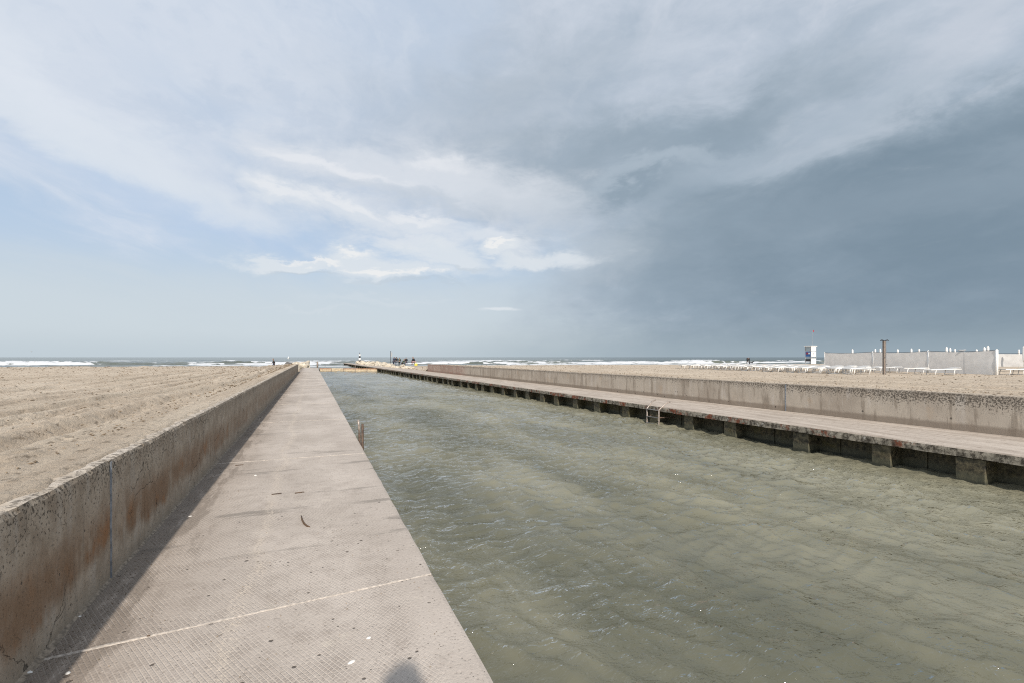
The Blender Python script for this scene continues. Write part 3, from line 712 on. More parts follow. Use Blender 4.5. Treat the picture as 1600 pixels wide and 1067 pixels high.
# ------------------------------------------------------------------ ladders
ld = empty('ladder', PR(13.2, 10.93, 0), AR); tag(ld, 'metal swim ladder with bent handrails on the right quay edge', 'ladder')
for sg in (.30, -.30):
    sp = .07 if sg > 0 else -.07
    MB().tube([(.42, sg+sp, .16), (.28, sg+sp*.8, .13), (.0, sg, -.10), (0, sg, -.5), (-.10, sg, -1.2)], .024, 8).build('rail', M['bsteel'], ld, True)
for z_, x_ in ((-.12, 0), (-.37, 0), (-.585, -.02)):
    MB().box((x_-.035, -.29, z_-.012), (x_+.035, .29, z_+.012), 0, .005).build('rung', M['steel'], ld)
MB().tube([(.03, -.30, -.36), (.55, -.42, -.36)], .02, 6).build('bracket', M['rust'], ld)
MB().tube([(.03, .30, -.36), (.55, .30, -.36)], .02, 6).build('bracket', M['rust'], ld)
l2 = empty('ladder', PL(10.07, .905, 0), AL); tag(l2, 'two rail rusty ladder with white tipped rail on the left walkway edge', 'ladder')
MB().tube([(0, -.32, .365), (0, -.32, -.2), (0, -.32, -1.2)], .023, 8).build('rail', M['rust'], l2, True)
MB().tube([(0, .32, .10), (0, .32, -.2), (0, .32, -1.2)], .023, 8).build('rail', M['rust'], l2, True)
tag(MB().tube([(-.025, .32, .375), (-.012, .32, .25), (0, .32, .10)], .022, 8).build('handrail', M['bsteel'], l2, True), 'white tipped handrail')
for z_ in (-.1, -.35, -.6): MB().box((-.02, -.30, z_-.015), (.03, .30, z_+.015), 0, .005).build('rung', M['rust'], l2)
for sg in (-.32, .32): MB().box((-.042, sg-.03, -.12), (-.001, sg+.03, -.06)).build('bracket', M['rust'], l2)

# ------------------------------------------------------------------ small things on the walkway
mb = MB(); ico = [(0, 0, .5), (.5, 0, .1), (.1, .5, .1), (-.5, .1, .1), (0, -.5, .15), (0, 0, -.3)]
icf = [(0, 1, 2), (0, 2, 3), (0, 3, 4), (0, 4, 1), (5, 2, 1), (5, 3, 2), (5, 4, 3), (5, 1, 4)]
for k in range(5200):
    s_ = 1.0+ (random.random()**2.2)*50; t = -1.36 + abs(random.gauss(0, .11)) + (.05*random.random())
    if random.random() < .25: t = -1.36+random.random()*2.1
    r0 = random.choice((.0035, .005, .006, .009)); a = random.random()*6.28; p = PL(s_, t, r0*.2)
    if s_ > 12: r0 *= 1.6
    mb.add([(p.x+(v[0]*math.cos(a)-v[1]*math.sin(a))*r0*random.uniform(.8, 1.6), p.y+(v[0]*math.sin(a)+v[1]*math.cos(a))*r0, p.z+v[2]*r0) for v in ico], icf)
tag(mb.build('gravel', M['gravel']), 'fine gravel and grit lying along the foot of the left wall', 'gravel', kind='stuff')
def gpx(px, py, z=0): Zc = (EYE-z)*F/(py-HOR); return Vector(((px-800)/F*Zc, Zc, z))
shells = [(42, 1052, .022, 'largest white shell in the shaded corner by the wall foot'), (297, 806, .014, 'white shell fragment on the shadow edge of the walkway'), (106, 1051, .013, 'small shell chip near the bottom left wall foot'),
          (549, 1034, .017, 'white shell on the grooved paving left of the photographer shadow'), (576, 996, .013, 'pale flat shell bit in the middle of the near slab'),
          (399, 742, .02, 'white shell piece on the paving left of the second joint'), (123, 963, .012, 'shell chip against the wall foot below the sealed joint')]
for px, py, r0, lb in shells:
    p = gpx(px, py); mb = MB(); n = 9; vs = [(0, 0, r0*.45)]
    for k in range(n): a = 2*math.pi*k/n; rr = r0*(1+.18*math.sin(a*2+px)); vs.append((math.cos(a)*rr*1.25, math.sin(a)*rr*.8, 0.0005))
    for k in range(n): a = 2*math.pi*k/n; rr = r0*.6; vs.append((math.cos(a)*rr*1.25, math.sin(a)*rr*.8, r0*.36))
    fs = [(0, 1+n+k, 1+n+(k+1) % n) for k in range(n)] + [(1+n+k, 1+k, 1+(k+1) % n, 1+n+(k+1) % n) for k in range(n)]
    o = mb.add(vs, fs).build('shell', M['shell'], None, True, p); o.rotation_euler[2] = px*.7; tag(o, lb, 'shell')
pts = [gpx(471, 805, .006), gpx(472, 811, .007), gpx(475, 817, .006), gpx(480, 821, .008), gpx(484, 822, .005)]
o = MB().tube([p-pts[0] for p in pts], [.004, .008, .009, .008, .004], 7).build('twig', M['twig'], None, True, pts[0]); tag(o, 'curved brown twig lying on the walkway paving', 'twig')
for px, py, lb in ((432, 771, 'reddish brown driftwood splinter on the paving beyond the twig'), (468, 769, 'pale brown wood splinter right of the reddish one'), (374, 726, 'dark wood scrap near the far joint by the shadow edge'), (232, 993*1.0, 'dark chip on the near slab below the joint')):
    p = gpx(px, py, .004); mb = MB(); mb.box((-.055, -.009, 0), (.055, .009, .007), 0, .003); o = mb.build('wood_splinter', M['twig'] if px != 432 else M['rust'], None, False, p); o.rotation_euler[2] = .5; tag(o, lb, 'wood scrap')
    if px == 232: o.scale = (.15, .6, .6)

def scatter_sand(name, frame, n, t0, t1, sgn, s0, s1, lb, mat):
    V_ = []; rr = random.Random(5+n); S_ = []; T_ = []
    for k in range(n):
        S_.append(s0+(s1-s0)*rr.random()**2.0); T_.append(sgn*(t0+(t1-t0)*rr.random()**2.2))
    P_ = [frame(a, b) for a, b in zip(S_, T_)]; zs = terrain(np.array([p.x for p in P_]), np.array([p.y for p in P_]))
    mb = MB()
    for p, z_ in zip(P_, zs):
        dd = math.hypot(p.x, p.y); r0 = rr.uniform(.006, .016)*(1+dd/14.)*(1.7 if rr.random() < .08 else 1); a = rr.random()*6.28; e_ = rr.uniform(1, 2.4)
        mb.add([(p.x+(v[0]*math.cos(a)*e_-v[1]*math.sin(a))*r0, p.y+(v[0]*math.sin(a)*e_+v[1]*math.cos(a))*r0, z_+.012+v[2]*r0*.9) for v in ico], icf)
    o = mb.build(name, mat); tag(o, lb, 'beach debris', kind='stuff')
M['debris'] = flat('dry_beach_debris', (.20, .15, .10), .9, 0, .6, 9)
scatter_sand('beach_debris', PL, 9000, 1.8, 45, -1, .5, 90, 'small dry twigs, shells and clods strewn over the left beach', M['debris'])
scatter_sand('beach_debris', PR, 5000, 14.2, 40, 1, 0, 80, 'small dark bits strewn over the sand behind the right wall', M['debris'])

# ------------------------------------------------------------------ posts, gate
p = GP(496, 77.0, 0); o = MB().tube([(0, 0, 0), (0, 0, .92)], .13, 8).tube([(0, 0, .92), (0, 0, .98)], [.10, .04], 8).build('mooring_post', M['brownpost'], None, True, p); tag(o, 'dark mooring post at the far end of the left walkway', 'post')
gt = empty('floating_gate', (0, 0, 0)); tag(gt, 'orange and tan board barrier floating across the canal mouth', 'barrier')
xs = [499.5+18.6*i for i in range(6)]+[610]
for i in range(len(xs)-1):
    a = GP(xs[i], 79.2-.3*i); b = GP(xs[i+1], 79.2-.3*(i+1)); d = (b-a); n_ = Vector((d.y, -d.x, 0)).normalized()*.09
    def slab_(mb, z0, z1, e=0.06, mi=0, th=1.0):
        a2 = a+d.normalized()*e; b2 = b-d.normalized()*e; nn = n_*th
        vs = [a2-nn, b2-nn, b2+nn, a2+nn]; vs = [Vector((v.x, v.y, z0)) for v in vs]+[Vector((v.x, v.y, z1)) for v in vs]
        mb.add(vs, [(3, 2, 1, 0), (4, 5, 6, 7), (0, 1, 5, 4), (1, 2, 6, 5), (2, 3, 7, 6), (3, 0, 4, 7)], mi)
    mb = MB(); slab_(mb, -.62, -.28); o = mb.build('board', M['tan'] if i in (1, 5) else M['tan'], gt)
    mb = MB(); slab_(mb, -.28, -.13, .02, 0, 1.15); o = mb.build('top_rail', M['tan'] if i in (1, 5) else M['orange'], gt)
    mb = MB(); mb.tube([a+Vector((0, -.11, -1)), a+Vector((0, -.11, -.08 + (.5 if i == 3 else .0)))], .05, 6); mb.build('post', M['brownpost'], gt)

# ------------------------------------------------------------------ rocks
def rock_mesh(seed, mat):
    rs = random.Random(seed); bm = bmesh.new(); bmesh.ops.create_icosphere(bm, subdivisions=2, radius=.5)
    dirs = [Vector((rs.gauss(0, 1), rs.gauss(0, 1), rs.gauss(0, 1))).normalized() for _ in range(9)]; cut = [rs.uniform(.30, .44) for _ in dirs]
    for v in bm.verts:
        for d_, c_ in zip(dirs, cut):
            q_ = v.co.dot(d_)
            if q_ > c_: v.co -= d_*(q_-c_)
        v.co.x *= 1.3; v.co *= 1+rs.uniform(-.03, .03)
    me = bpy.data.meshes.new('rock'); bm.to_mesh(me); bm.free(); me.materials.append(mat); return me
RM = [rock_mesh(i, M['rock']) for i in range(7)]; RD = [rock_mesh(i+20, M['rockd']) for i in range(3)]
def rock(p, sc, lb, grp, me):
    o = bpy.data.objects.new('rock', me); COL.objects.link(o); o.location = p; o.scale = (sc, sc*random.uniform(.7, 1), sc*random.uniform(.6, .85))
    o.rotation_euler = (random.uniform(-.4, .4), random.uniform(-.4, .4), random.uniform(0, 6.28)); tag(o, lb, 'rock', grp)
# right breakwater beside the jetty
for k in range(150):
    s_ = random.uniform(75, 132); f = (s_-75)/57; t = random.uniform(13.3, 16.6) if s_ < 98 else random.uniform(12.6+.3*f, 15.5)
    hgt = (.28 if s_ < 98 else .42)-.30*abs(t-14.3)/2; lvl = random.uniform(-.35, hgt)
    rock(PR(s_, t, lvl+(.12 if s_ > 95 else 0)), random.uniform(.6, 1.3), 'pale boulder in the breakwater heap beside the far jetty', 'pale breakwater boulders right of the canal mouth', random.choice(RM))
# left groyne
for k in range(70):
    px = random.uniform(446, 481); Zr = random.uniform(88, 112) if px < 470 else random.uniform(84, 116)
    p = GP(px, Zr); p.z = random.uniform(-.5, .42 if px > 455 else .2)
    dk = px < 456 and random.random() < .6
    rock(p, random.uniform(.8, 1.7), 'dark boulder at the beach end of the left groyne' if dk else 'pale boulder in the left groyne past the wall end', 'dark groyne boulders' if dk else 'pale groyne boulders left of the walkway end', random.choice(RD if dk else RM))
for k in range(26):
    s_ = random.uniform(61, 83); rock(PL(s_, random.uniform(-2.6, -1.75), random.uniform(-.15, .12)), random.uniform(.5, 1.0), 'pale boulder beside the walkway just past the left wall end', 'pale boulders beside the far walkway', random.choice(RM))
for px, Zr, sc in ((420, 92, 1.3), (434, 94, 1.5), (424, 95, .9)): p = GP(px, Zr); p.z = tz(p.x, p.y)+.1; rock(p, sc, 'dark low boulder on the sand near the walking person', 'dark low boulders on the wet sand', RD[int(sc*3) % 3])

# beacon
bp = GP(562, 126, 0); bc = empty('beacon', (bp.x, bp.y, 0)); tag(bc, 'small black and white striped harbour beacon at the jetty end', 'beacon')
MB().tube([(0, 0, -.9), (0, 0, .45)], .62, 10).build('plinth', M['wood'], bc)
for i, (z0, z1, r0, r1, mt) in enumerate(((.45, .85, .30, .28, 'dark'), (.85, 1.45, .28, .25, 'white'), (1.45, 1.95, .25, .22, 'dark'), (1.95, 2.35, .22, .20, 'white'))):
    MB().tube([(0, 0, z0), (0, 0, z1)], [r0, r1], 12).build('band', M[mt], bc, True)
MB().tube([(0, 0, 2.35), (0, 0, 2.42)], .30, 12).build('gallery', M['white'], bc); MB().tube([(0, 0, 2.42), (0, 0, 2.65)], [.13, .11], 8).build('lantern', M['dark'], bc); MB().tube([(0, 0, 2.65), (0, 0, 2.95)], .03, 6).build('mast', M['dark'], bc)
o = MB().tube([(0, 0, 0), (0, 0, 2.9)], .06, 6).build('signal_pole', M['dark'], None, False, GP(610.5, 96, 0)); tag(o, 'thin dark signal pole behind the people on the breakwater', 'pole')
MB().box((0, -.02, 1.7), (.30, .02, 2.6)).build('pennant', M['grey'], o)
# drift logs
for px, Zr, L, lb in ((111, 100, 9.4, 'long dark driftwood beam lying at the shoreline left'),):
    p = GP(px, Zr); p.z = tz(p.x, p.y)+.10
    mb = MB(); mb.tube([(-L/2, 0, 0), (-L/4, .3, .05), (0, .1, .02), (L/3, -.1, .06), (L/2, .2, 0)], [.14, .18, .16, .17, .1], 7); o = mb.build('driftwood_beam', M['wood'], None, True, p); tag(o, lb, 'driftwood')
for px, py, L, lb in ((169, 575.2, 1.2, 'small seaweed clump on the sand right of the long beam'), (252, 574.8, 1.4, 'dark seaweed clump on the wet sand left of centre'), (360, 575.4, 1.0, 'faint seaweed clump on the sand near the walking person')):
    Zr = 82; p = GP(px, Zr); p.z = tz(p.x, p.y)+.02; mb = MB()
    for k in range(7): a = k*.9; mb.tube([(L*.4*math.cos(a), .3*math.sin(a), 0), (L*.1*math.cos(a+1), .1, .16+.03*k % .1), (L*.4*math.cos(a+2.4), .3*math.sin(a+2.4), 0)], .05, 5)
    o = mb.build('seaweed_clump', M['twig'], None, True, p); tag(o, lb, 'seaweed')

# ------------------------------------------------------------------ people (skin modifier bodies)
def skin_obj(name, mat, verts, edges, parent, root=0, sub=1, rads=None):
    me = bpy.data.meshes.new(name); me.from_pydata([v[:3] for v in verts], edges, []); me.materials.append(mat)
    o = bpy.data.objects.new(name, me); COL.objects.link(o); o.parent = parent
    md = o.modifiers.new('skin', 'SKIN'); sv_ = me.skin_vertices[0].data if me.skin_vertices else None
    if sv_ is None: me.skin_vertices.new() if hasattr(me.skin_vertices, 'new') else None; sv_ = me.skin_vertices[0].data
    for i, v in enumerate(verts): sv_[i].radius = (v[3], v[3]*(v[4] if len(v) > 4 else 1)); sv_[i].use_root = (i == root)
    md.use_smooth_shade = True
    s2 = o.modifiers.new('sub', 'SUBSURF'); s2.levels = sub; s2.render_levels = sub
    return o
def person(loc, rz, J, mats, label, group=None, extra_sub=1, hairlong=False, grpname=None):
    """J: dict of joint positions (local, facing -Y)"""
    r = empty('person', loc, rz); tag(r, label, 'person', group)
    v = []; e = []
    def add(p, rad, prev=None, fl=1):
        v.append((*p, rad, fl)); i = len(v)-1
        if prev is not None: e.append((prev, i))
        return i
    L3 = lambda a, b, f: tuple(a[k]+(b[k]-a[k])*f for k in range(3))
    pel = add(J['pelvis'], .13, None, .8); ch = add(J['chest'], .15, pel, .75); nk = add(J['neck'], .06, ch); hd0 = add(L3(J['neck'], J['head'], .55), .065, nk); hd = add(J['head'], .10, hd0, 1.1)
    top = add(L3(J['neck'], J['head'], 1.55), .07, hd)
    # nose
    for sd in ('l', 'r'):
        sh = add(J['sh'+sd], .065, ch); el = add(J['el'+sd], .045, sh); wr_ = add(J['wr'+sd], .030, el)
        W_ = Vector(J['wr'+sd]); E_ = Vector(J['el'+sd]); d_ = (W_-E_).normalized(); side = d_.cross(Vector((0, 1, .2))).normalized()
        pm_ = W_+d_*.07; pl = add(tuple(pm_), .035, wr_)
        for k, ln in enumerate((.055, .07, .075, .065)):
            off = side*(.022*(k-1.5)); b0 = pm_+d_*.03+off; f1 = add(tuple(b0), .010, pl); f2 = add(tuple(b0+d_*ln*.6+Vector((0, -.01, -.005))), .009, f1); add(tuple(b0+d_*ln+Vector((0, -.025, -.01))), .007, f2)
        th = add(tuple(W_+d_*.03+side*-.045), .012, wr_); add(tuple(W_+d_*.08+side*-.06), .009, th)
        hp = add(J['hp'+sd], .095, pel); kn = add(J['kn'+sd], .065, hp); an = add(J['an'+sd], .042, kn); A_ = Vector(J['an'+sd]); he = add((A_.x, A_.y-.06, A_.z-.05), .04, an); add((A_.x, A_.y-.17, A_.z-.06), .03, he)
    skin_obj('body', mats['skin'], v, e, r, 0, extra_sub)
    def layer(name, mat, chain_list, k=1.0):
        v2 = []; e2 = []; idx = {}
        for ch_ in chain_list:
            prev = None
            for (key, p, rad) in ch_:
                if key not in idx: idx[key] = len(v2); v2.append((*p, rad*k, .85))
                if prev is not None and (prev, idx[key]) not in e2 and (idx[key], prev) not in e2: e2.append((prev, idx[key]))
                prev = idx[key]
        skin_obj(name, mat, v2, e2, r, 0, extra_sub)
    jk = [[('p', J['pelvis'], .165), ('c', J['chest'], .185), ('n', L3(J['chest'], J['neck'], .85), .085)]]
    for sd in ('l', 'r'): jk.append([('c', J['chest'], .185), ('s'+sd, J['sh'+sd], .085), ('e'+sd, J['el'+sd], .062), ('w'+sd, L3(J['el'+sd], J['wr'+sd], .92), .047)])
    layer('jacket', mats['jacket'], jk)
    tr = []
    for sd in ('l', 'r'): tr.append([('p', J['pelvis'], .155), ('h'+sd, J['hp'+sd], .115), ('k'+sd, J['kn'+sd], .085), ('a'+sd, L3(J['kn'+sd], J['an'+sd], .95), .065)])
    layer('trousers', mats['trousers'], tr)
    for sd in ('l', 'r'):
        A_ = Vector(J['an'+sd]); skin_obj('shoe', mats['shoe'], [(A_.x, A_.y+.04, A_.z-.035, .055), (A_.x, A_.y-.08, A_.z-.045, .052), (A_.x, A_.y-.18, A_.z-.055, .038)], [(0, 1), (1, 2)], r, 0, 1)
    H_ = Vector(J['head']); N_ = Vector(J['neck']); hd_dir = (H_-N_).normalized()
    bk_ = Vector((0, 1, 0)); c_ = H_+hd_dir*.045
    vs = [(*(c_+bk_*.02), .108), (*(c_+bk_*.05-hd_dir*.06), .092), (*(c_+bk_*.065-hd_dir*.12), .06)]
    skin_obj('hair', mats['hair'], vs, [(0, 1), (1, 2)], r, 0, 1)
    fc = H_+Vector((0, -.098, .0)); mbn = MB(); mbn.tube([fc+hd_dir*.02, fc+Vector((0, -.03, -.02)), fc-hd_dir*.03], [.008, .014, .009], 6); mbn.build('nose', mats['skin'], r, True)
    for sx in (-.035, .035):
        MB().tube([fc+Vector((sx-.012, .006, .03)), fc+Vector((sx, -.004, .03)), fc+Vector((sx+.012, .006, .03))], [.004, .009, .004], 6).build('eye', M['dark'], r, True)
    MB().tube([fc+Vector((-.025, .004, -.055)), fc+Vector((0, -.005, -.057)), fc+Vector((.025, .004, -.055))], [.004, .008, .004], 6).build('mouth', M['pink'], r, True)
    return r
def stand(walk=0.0, lean=0.0, arms='down', h=1.0):
    J = dict(pelvis=(0, 0, .95), chest=(0, -.02-lean*.4, 1.28), neck=(0, -.02-lean*.6, 1.50), head=(0, -.05-lean*.75, 1.64))
    for sd, sx in (('l', .19), ('r', -.19)):
        sg = 1 if sd == 'l' else -1
        J['sh'+sd] = (sx, -.02-lean*.5, 1.42)
        if arms == 'down': J['el'+sd] = (sx*1.25, .02+walk*.18*sg-lean*.3, 1.15); J['wr'+sd] = (sx*1.2, -.06+walk*.28*sg-lean*.4, .92)
        elif arms == 'camera': J['el'+sd] = (sx*1.25, -.14, 1.24); J['wr'+sd] = (sx*.42, -.17, 1.52)
        elif arms == 'fwd': J['el'+sd] = (sx*1.2, -.12-lean*.3, 1.15); J['wr'+sd] = (sx*.5, -.34-lean*.3, 1.12)
        J['hp'+sd] = (sx*.5, 0, .90); J['kn'+sd] = (sx*.55, -walk*.22*sg-.03, .49); J['an'+sd] = (sx*.55, -walk*.36*sg+.03, .095)
    return {k: tuple(c*h for c in v_) for k, v_ in J.items()}
def sit(lean=.1, h=1.0):
    J = dict(pelvis=(0, 0, .52), chest=(0, -.05-lean, .86), neck=(0, -.06-lean*1.6, 1.07), head=(0, -.10-lean*1.8, 1.21))
    for sd, sx in (('l', .19), ('r', -.19)):
        J['sh'+sd] = (sx, -.06-lean*1.4, .99); J['el'+sd] = (sx*1.2, -.20-lean, .74); J['wr'+sd] = (sx*.6, -.38-lean, .66)
        J['hp'+sd] = (sx*.5, -.02, .47); J['kn'+sd] = (sx*.8, -.42, .50); J['an'+sd] = (sx*.75, -.46, .10)
    return {k: tuple(c*h for c in v_) for k, v_ in J.items()}
def bent():
    J = dict(pelvis=(0, .08, .93), chest=(0, -.22, 1.12), neck=(0, -.42, 1.10), head=(0, -.55, 1.05))
    for sd, sx in (('l', .19), ('r', -.19)):
        J['sh'+sd] = (sx, -.34, 1.10); J['el'+sd] = (sx*1.1, -.40, .82); J['wr'+sd] = (sx*.7, -.50, .58)
        J['hp'+sd] = (sx*.55, .06, .88); J['kn'+sd] = (sx*.95, -.03, .49); J['an'+sd] = (sx*1.1, .03, .095)
    return J
def mm(j, t_, s_='dark', h='hair'): return dict(skin=M['skin'], jacket=M[j], trousers=M[t_], shoe=M[s_], hair=M[h])
p = GP(428, 76.5); p.z = tz(p.x, p.y); person(p, R(-68), stand(.9, .1), mm('black', 'navy'), 'person in dark clothes walking on the left beach near the groyne')
p = GP(1169, 83); p.z = tz(p.x, p.y); person(p, R(154), bent(), mm('black', 'black'), 'person in black bending over on the right beach by the loungers')
grp = 'people on the breakwater'
def at(px, Zr, z=0): v_ = GP(px, Zr); v_.z = z; return v_
person(at(615, 86), R(150), stand(0, .15, 'fwd'), mm('navy', 'navy'), 'leftmost person standing in navy at the breakwater edge')
person(at(619.3, 87), R(200), stand(.2, .05), mm('black', 'jeans'), 'tallest person standing in black beside the navy one on the breakwater')
person(at(624, 88, -.02), R(170), stand(0, .1, 'fwd', .93), mm('green', 'black'), 'person in dark green standing third from left on the breakwater')
person(at(628.3, 88, .05), R(120), sit(.2), mm('green', 'black'), 'small crouched person beside the one in dark green')
person(at(634.5, 90, .25), R(190), sit(.05, 1.05), mm('black', 'navy'), 'person in black sitting alone on the pale rocks')
person(at(643.6, 91, .22), R(100), sit(.1, 1.05), mm('navy', 'black'), 'person in navy sitting facing the one with the yellow bag')
person(at(648.3, 87.5, .28), R(-110), sit(.15, 1.15), mm('black', 'pink'), 'rightmost seated person in black with yellow bag at the feet')
o = MB().box((-.25, -.16, 0), (.25, .16, .42), 0, .06).tube([(-.15, 0, .42), (-.1, 0, .56), (.1, 0, .56), (.15, 0, .42)], .02, 6).build('bag', M['yellow'], None, False, at(650, 84.5, .15)); tag(o, 'yellow bag on the rocks by the rightmost seated person', 'bag')
# photographer, behind the viewpoint; the shadow of the head falls on the walkway
ph = person((.10, -.30, 0), R(180), stand(0, 0, 'camera', 1.04), mm('navy', 'jeans'), 'photographer in navy jacket standing on the near walkway raising a camera')
cb = MB().box((-.07, -.05, -.045), (.07, .0, .045), 0, .008).tube([(0, 0, 0), (0, .03, 0)], .03, 12).build('photo_camera', M['dark'], None, False, (.06, -.085, 1.62)); tag(cb, 'black photo camera held up by the photographer', 'camera')
# dog
dp = GP(1173, 82.5); dp.z = tz(dp.x, dp.y); dg = empty('dog', dp, R(60)); tag(dg, 'small black dog at the feet of the bending person', 'dog')
vv = [(0, .22, .36, .085), (0, 0, .35, .085), (0, -.2, .38, .10), (0, -.32, .48, .06), (0, -.40, .56, .065), (0, -.50, .53, .035), (.03, -.38, .64, .018), (-.03, -.38, .64, .018),
      (.07, .24, .30, .055), (.07, .18, .20, .035), (.07, .27, .12, .022), (.07, .25, .02, .022), (-.07, .24, .30, .055), (-.07, .18, .20, .035), (-.07, .27, .12, .022), (-.07, .25, .02, .022),
      (.07, -.22, .28, .045), (.07, -.20, .14, .024), (.07, -.22, .02, .022), (-.07, -.22, .28, .045), (-.07, -.20, .14, .024), (-.07, -.22, .02, .022), (0, .36, .44, .025), (0, .44, .54, .014)]
skin_obj('body', M['black'], vv, [(0, 1), (1, 2), (2, 3), (3, 4), (4, 5), (4, 6), (4, 7), (0, 8), (8, 9), (9, 10), (10, 11), (0, 12), (12, 13), (13, 14), (14, 15), (2, 16), (16, 17), (17, 18), (2, 19), (19, 20), (20, 21), (0, 22), (22, 23)], dg, 1)

# ------------------------------------------------------------------ windbreak fence
Xf = 28.4; TOPZ = 2.08
def cloth(parent, A, B, za, zb, top, sag, name='cloth', lift=.02, rows=10):
    A = Vector((A[0], A[1], 0)); B = Vector((B[0], B[1], 0)); d_ = B-A; n = 24; nrm = Vector((d_.y, -d_.x, 0)).normalized(); vs = []; fs = []
    for k in range(n+1):
        f = k/n; g_ = za+(zb-za)*f+lift; tp = top-sag*4*f*(1-f)-.03
        for r_i in range(rows+1):
            h_ = g_+(tp-g_)*r_i/rows; bl = .07*math.sin(math.pi*r_i/rows)*math.sin(math.pi*f) + .02*math.sin(f*21+r_i)
            p_ = A+d_*f+nrm*bl; vs.append((p_.x, p_.y, h_))
        if k: fs += [((k-1)*(rows+1)+j, k*(rows+1)+j, k*(rows+1)+j+1, (k-1)*(rows+1)+j+1) for j in range(rows)]
    return MB().add(vs, fs).build(name, M['screen'], parent, True)
fpos = [28.5, 33.2, 38.3, 44.2]
fn = empty('windbreak_fence', (Xf, 28.5, tz(Xf, 28.5))); tag(fn, 'grey cloth windbreak fence on white posts behind the loungers', 'fence')
fb = fn.location.copy()
for i, yy in enumerate(fpos):
    g_ = tz(Xf, yy); o = MB().tube([(0, 0, -.2), (0, 0, TOPZ-g_)], .07 if i == 0 else (.05 if i < 3 else .04), 8).tube([(0, 0, TOPZ-g_), (0, 0, TOPZ-g_+.05)], [.05, .02], 8).build('post', M['white'], fn, True); o.location = Vector((Xf, yy, g_))-fb
    if i:
        g0 = tz(Xf, fpos[i-1]); o = cloth(fn, (Xf-fb.x, fpos[i-1]-fb.y+.06), (Xf-fb.x, yy-fb.y-.06), g0-fb.z, g_-fb.z, TOPZ-fb.z, .08)
        pts = [(Xf-fb.x, fpos[i-1]+(yy-fpos[i-1])*f-fb.y, TOPZ-fb.z-.08*4*f*(1-f)) for f in [j/10 for j in range(11)]]
        MB().tube(pts, .014, 5).build('cable', M['dark'], fn)
cl = MB().tube([(0, 0, -.2), (0, 0, 1.5)], .012, 6).build('stay', M['grey'], fn); cl.location = (-.06+.0, 2.0, 0)
f2 = empty('windbreak_fence', (30.5, 36, tz(30.5, 36))); fb = f2.location.copy(); tag(f2, 'shorter grey windbreak fence facing the canal at the right picture edge', 'fence')
xs = [30.5, 35.8, 41, 47, 53]
for i, xx in enumerate(xs):
    g_ = tz(xx, 36); o = MB().tube([(0, 0, -.2), (0, 0, 1.93-g_)], .05, 8).build('post', M['white'], f2, True); o.location = Vector((xx, 36, g_))-fb
    if i: cloth(f2, (xs[i-1]-fb.x+.05, 0), (xx-fb.x-.05, 0), tz(xs[i-1], 36)-fb.z+.35, g_-fb.z+.35, 1.92-fb.z, .02); MB().tube([(xs[i-1]-fb.x, 0, 1.92-fb.z), (xx-fb.x, 0, 1.92-fb.z)], .015, 5).build('cable', M['dark'], f2)

# folded parasols behind the fence
def parasol(x, y, topz, lb, first=[None]):
    g_ = tz(x, y)
    if first[0] is None:
        r = empty('folded_parasol'); MB().tube([(0, 0, -.2), (0, 0, 1.9)], .03, 8).build('pole', M['white'], r, True)
        MB().tube([(0, 0, .75), (0, 0, .9), (0, 0, 1.3), (0, 0, 1.80), (0, 0, 1.88)], [.04, .075, .085, .075, .06], 10).build('canopy', M['white'], r, True)
        MB().tube([(0, 0, 1.88), (0, 0, 1.93)], [.05, .03], 6).build('finial', M['white'], r, True); first[0] = r
    else: r = copy_tree(first[0])
    r.location = (x, y, g_); r.scale = (1.0, 1.0, (topz-g_)/1.93); tag(r, lb, 'parasol', 'folded white parasols behind the windbreak'); return r
PAR = ['leftmost of the folded white parasols behind the grey windbreak', 'folded white parasol just left of the thin fence post', 'folded white parasol just right of the thin fence post', 'first folded white parasol right of the shower post',
       'second folded white parasol right of the shower post', 'folded white parasol just left of the middle fence post', 'tall folded parasol, left one of the three close together', 'folded parasol in the middle of the three close together', 'short folded parasol, right one of the three close together',
       'low folded parasol just right of the perched bird', 'tall folded parasol, left of the pair near the thick post', 'tallest folded parasol, right of the pair near the thick post', 'folded parasol above the shorter fence at right', 'folded parasol cut by the right picture edge']
for lb, (px, yt) in zip(PAR, ((1332, 545), (1367.5, 544.7), (1375.4, 544.2), (1402.7, 545), (1424, 544), (1436, 544.6), (1479, 541.5), (1484.5, 543), (1492, 544.6), (1526, 545), (1538, 541.8), (1543.5, 539.8), (1592, 545.3), (1600, 540))):
    Zr = .80*F/(HOR-yt); xx = (px-800)/F*Zr
    if xx < 29: Zr = 29.2*F/(px-800); xx = 29.2
    parasol(xx, Zr, EYE+(HOR-yt)*Zr/F, lb)

# shower
sp_ = GP(1382, 29.6); sp_.z = tz(sp_.x, sp_.y); sh = empty('beach_shower', sp_, R(10)); tag(sh, 'tall two tone beach shower post with dark heads among the loungers', 'shower')
MB().box((-.09, -.06, 0), (.01, .06, 2.0), 0, .006).build('column', M['brownpost'], sh); MB().box((.012, -.055, 0), (.075, .055, 2.0), 0, .006).build('column', M['steel'], sh)
MB().box((-.14, -.09, 2.0), (.12, .09, 2.035), 0, .005).build('cap', M['dark'], sh)
for a in (-1, 1):
    MB().tube([(a*.08, 0, 2.05), (a*.22, 0, 2.09), (a*.27, 0, 2.03)], .015, 6).build('arm', M['dark'], sh, True); MB().tube([(a*.27, 0, 2.03), (a*.27, 0, 1.99)], [.02, .05], 8).build('shower_head', M['dark'], sh, True)
MB().tube([(-.05, -.06, 1.05), (-.05, -.13, 1.05)], .02, 6).build('tap', M['steel'], sh); MB().tube([(.07, -.03, .62), (.14, -.05, .62)], .02, 6).build('foot_tap', M['dark'], sh)

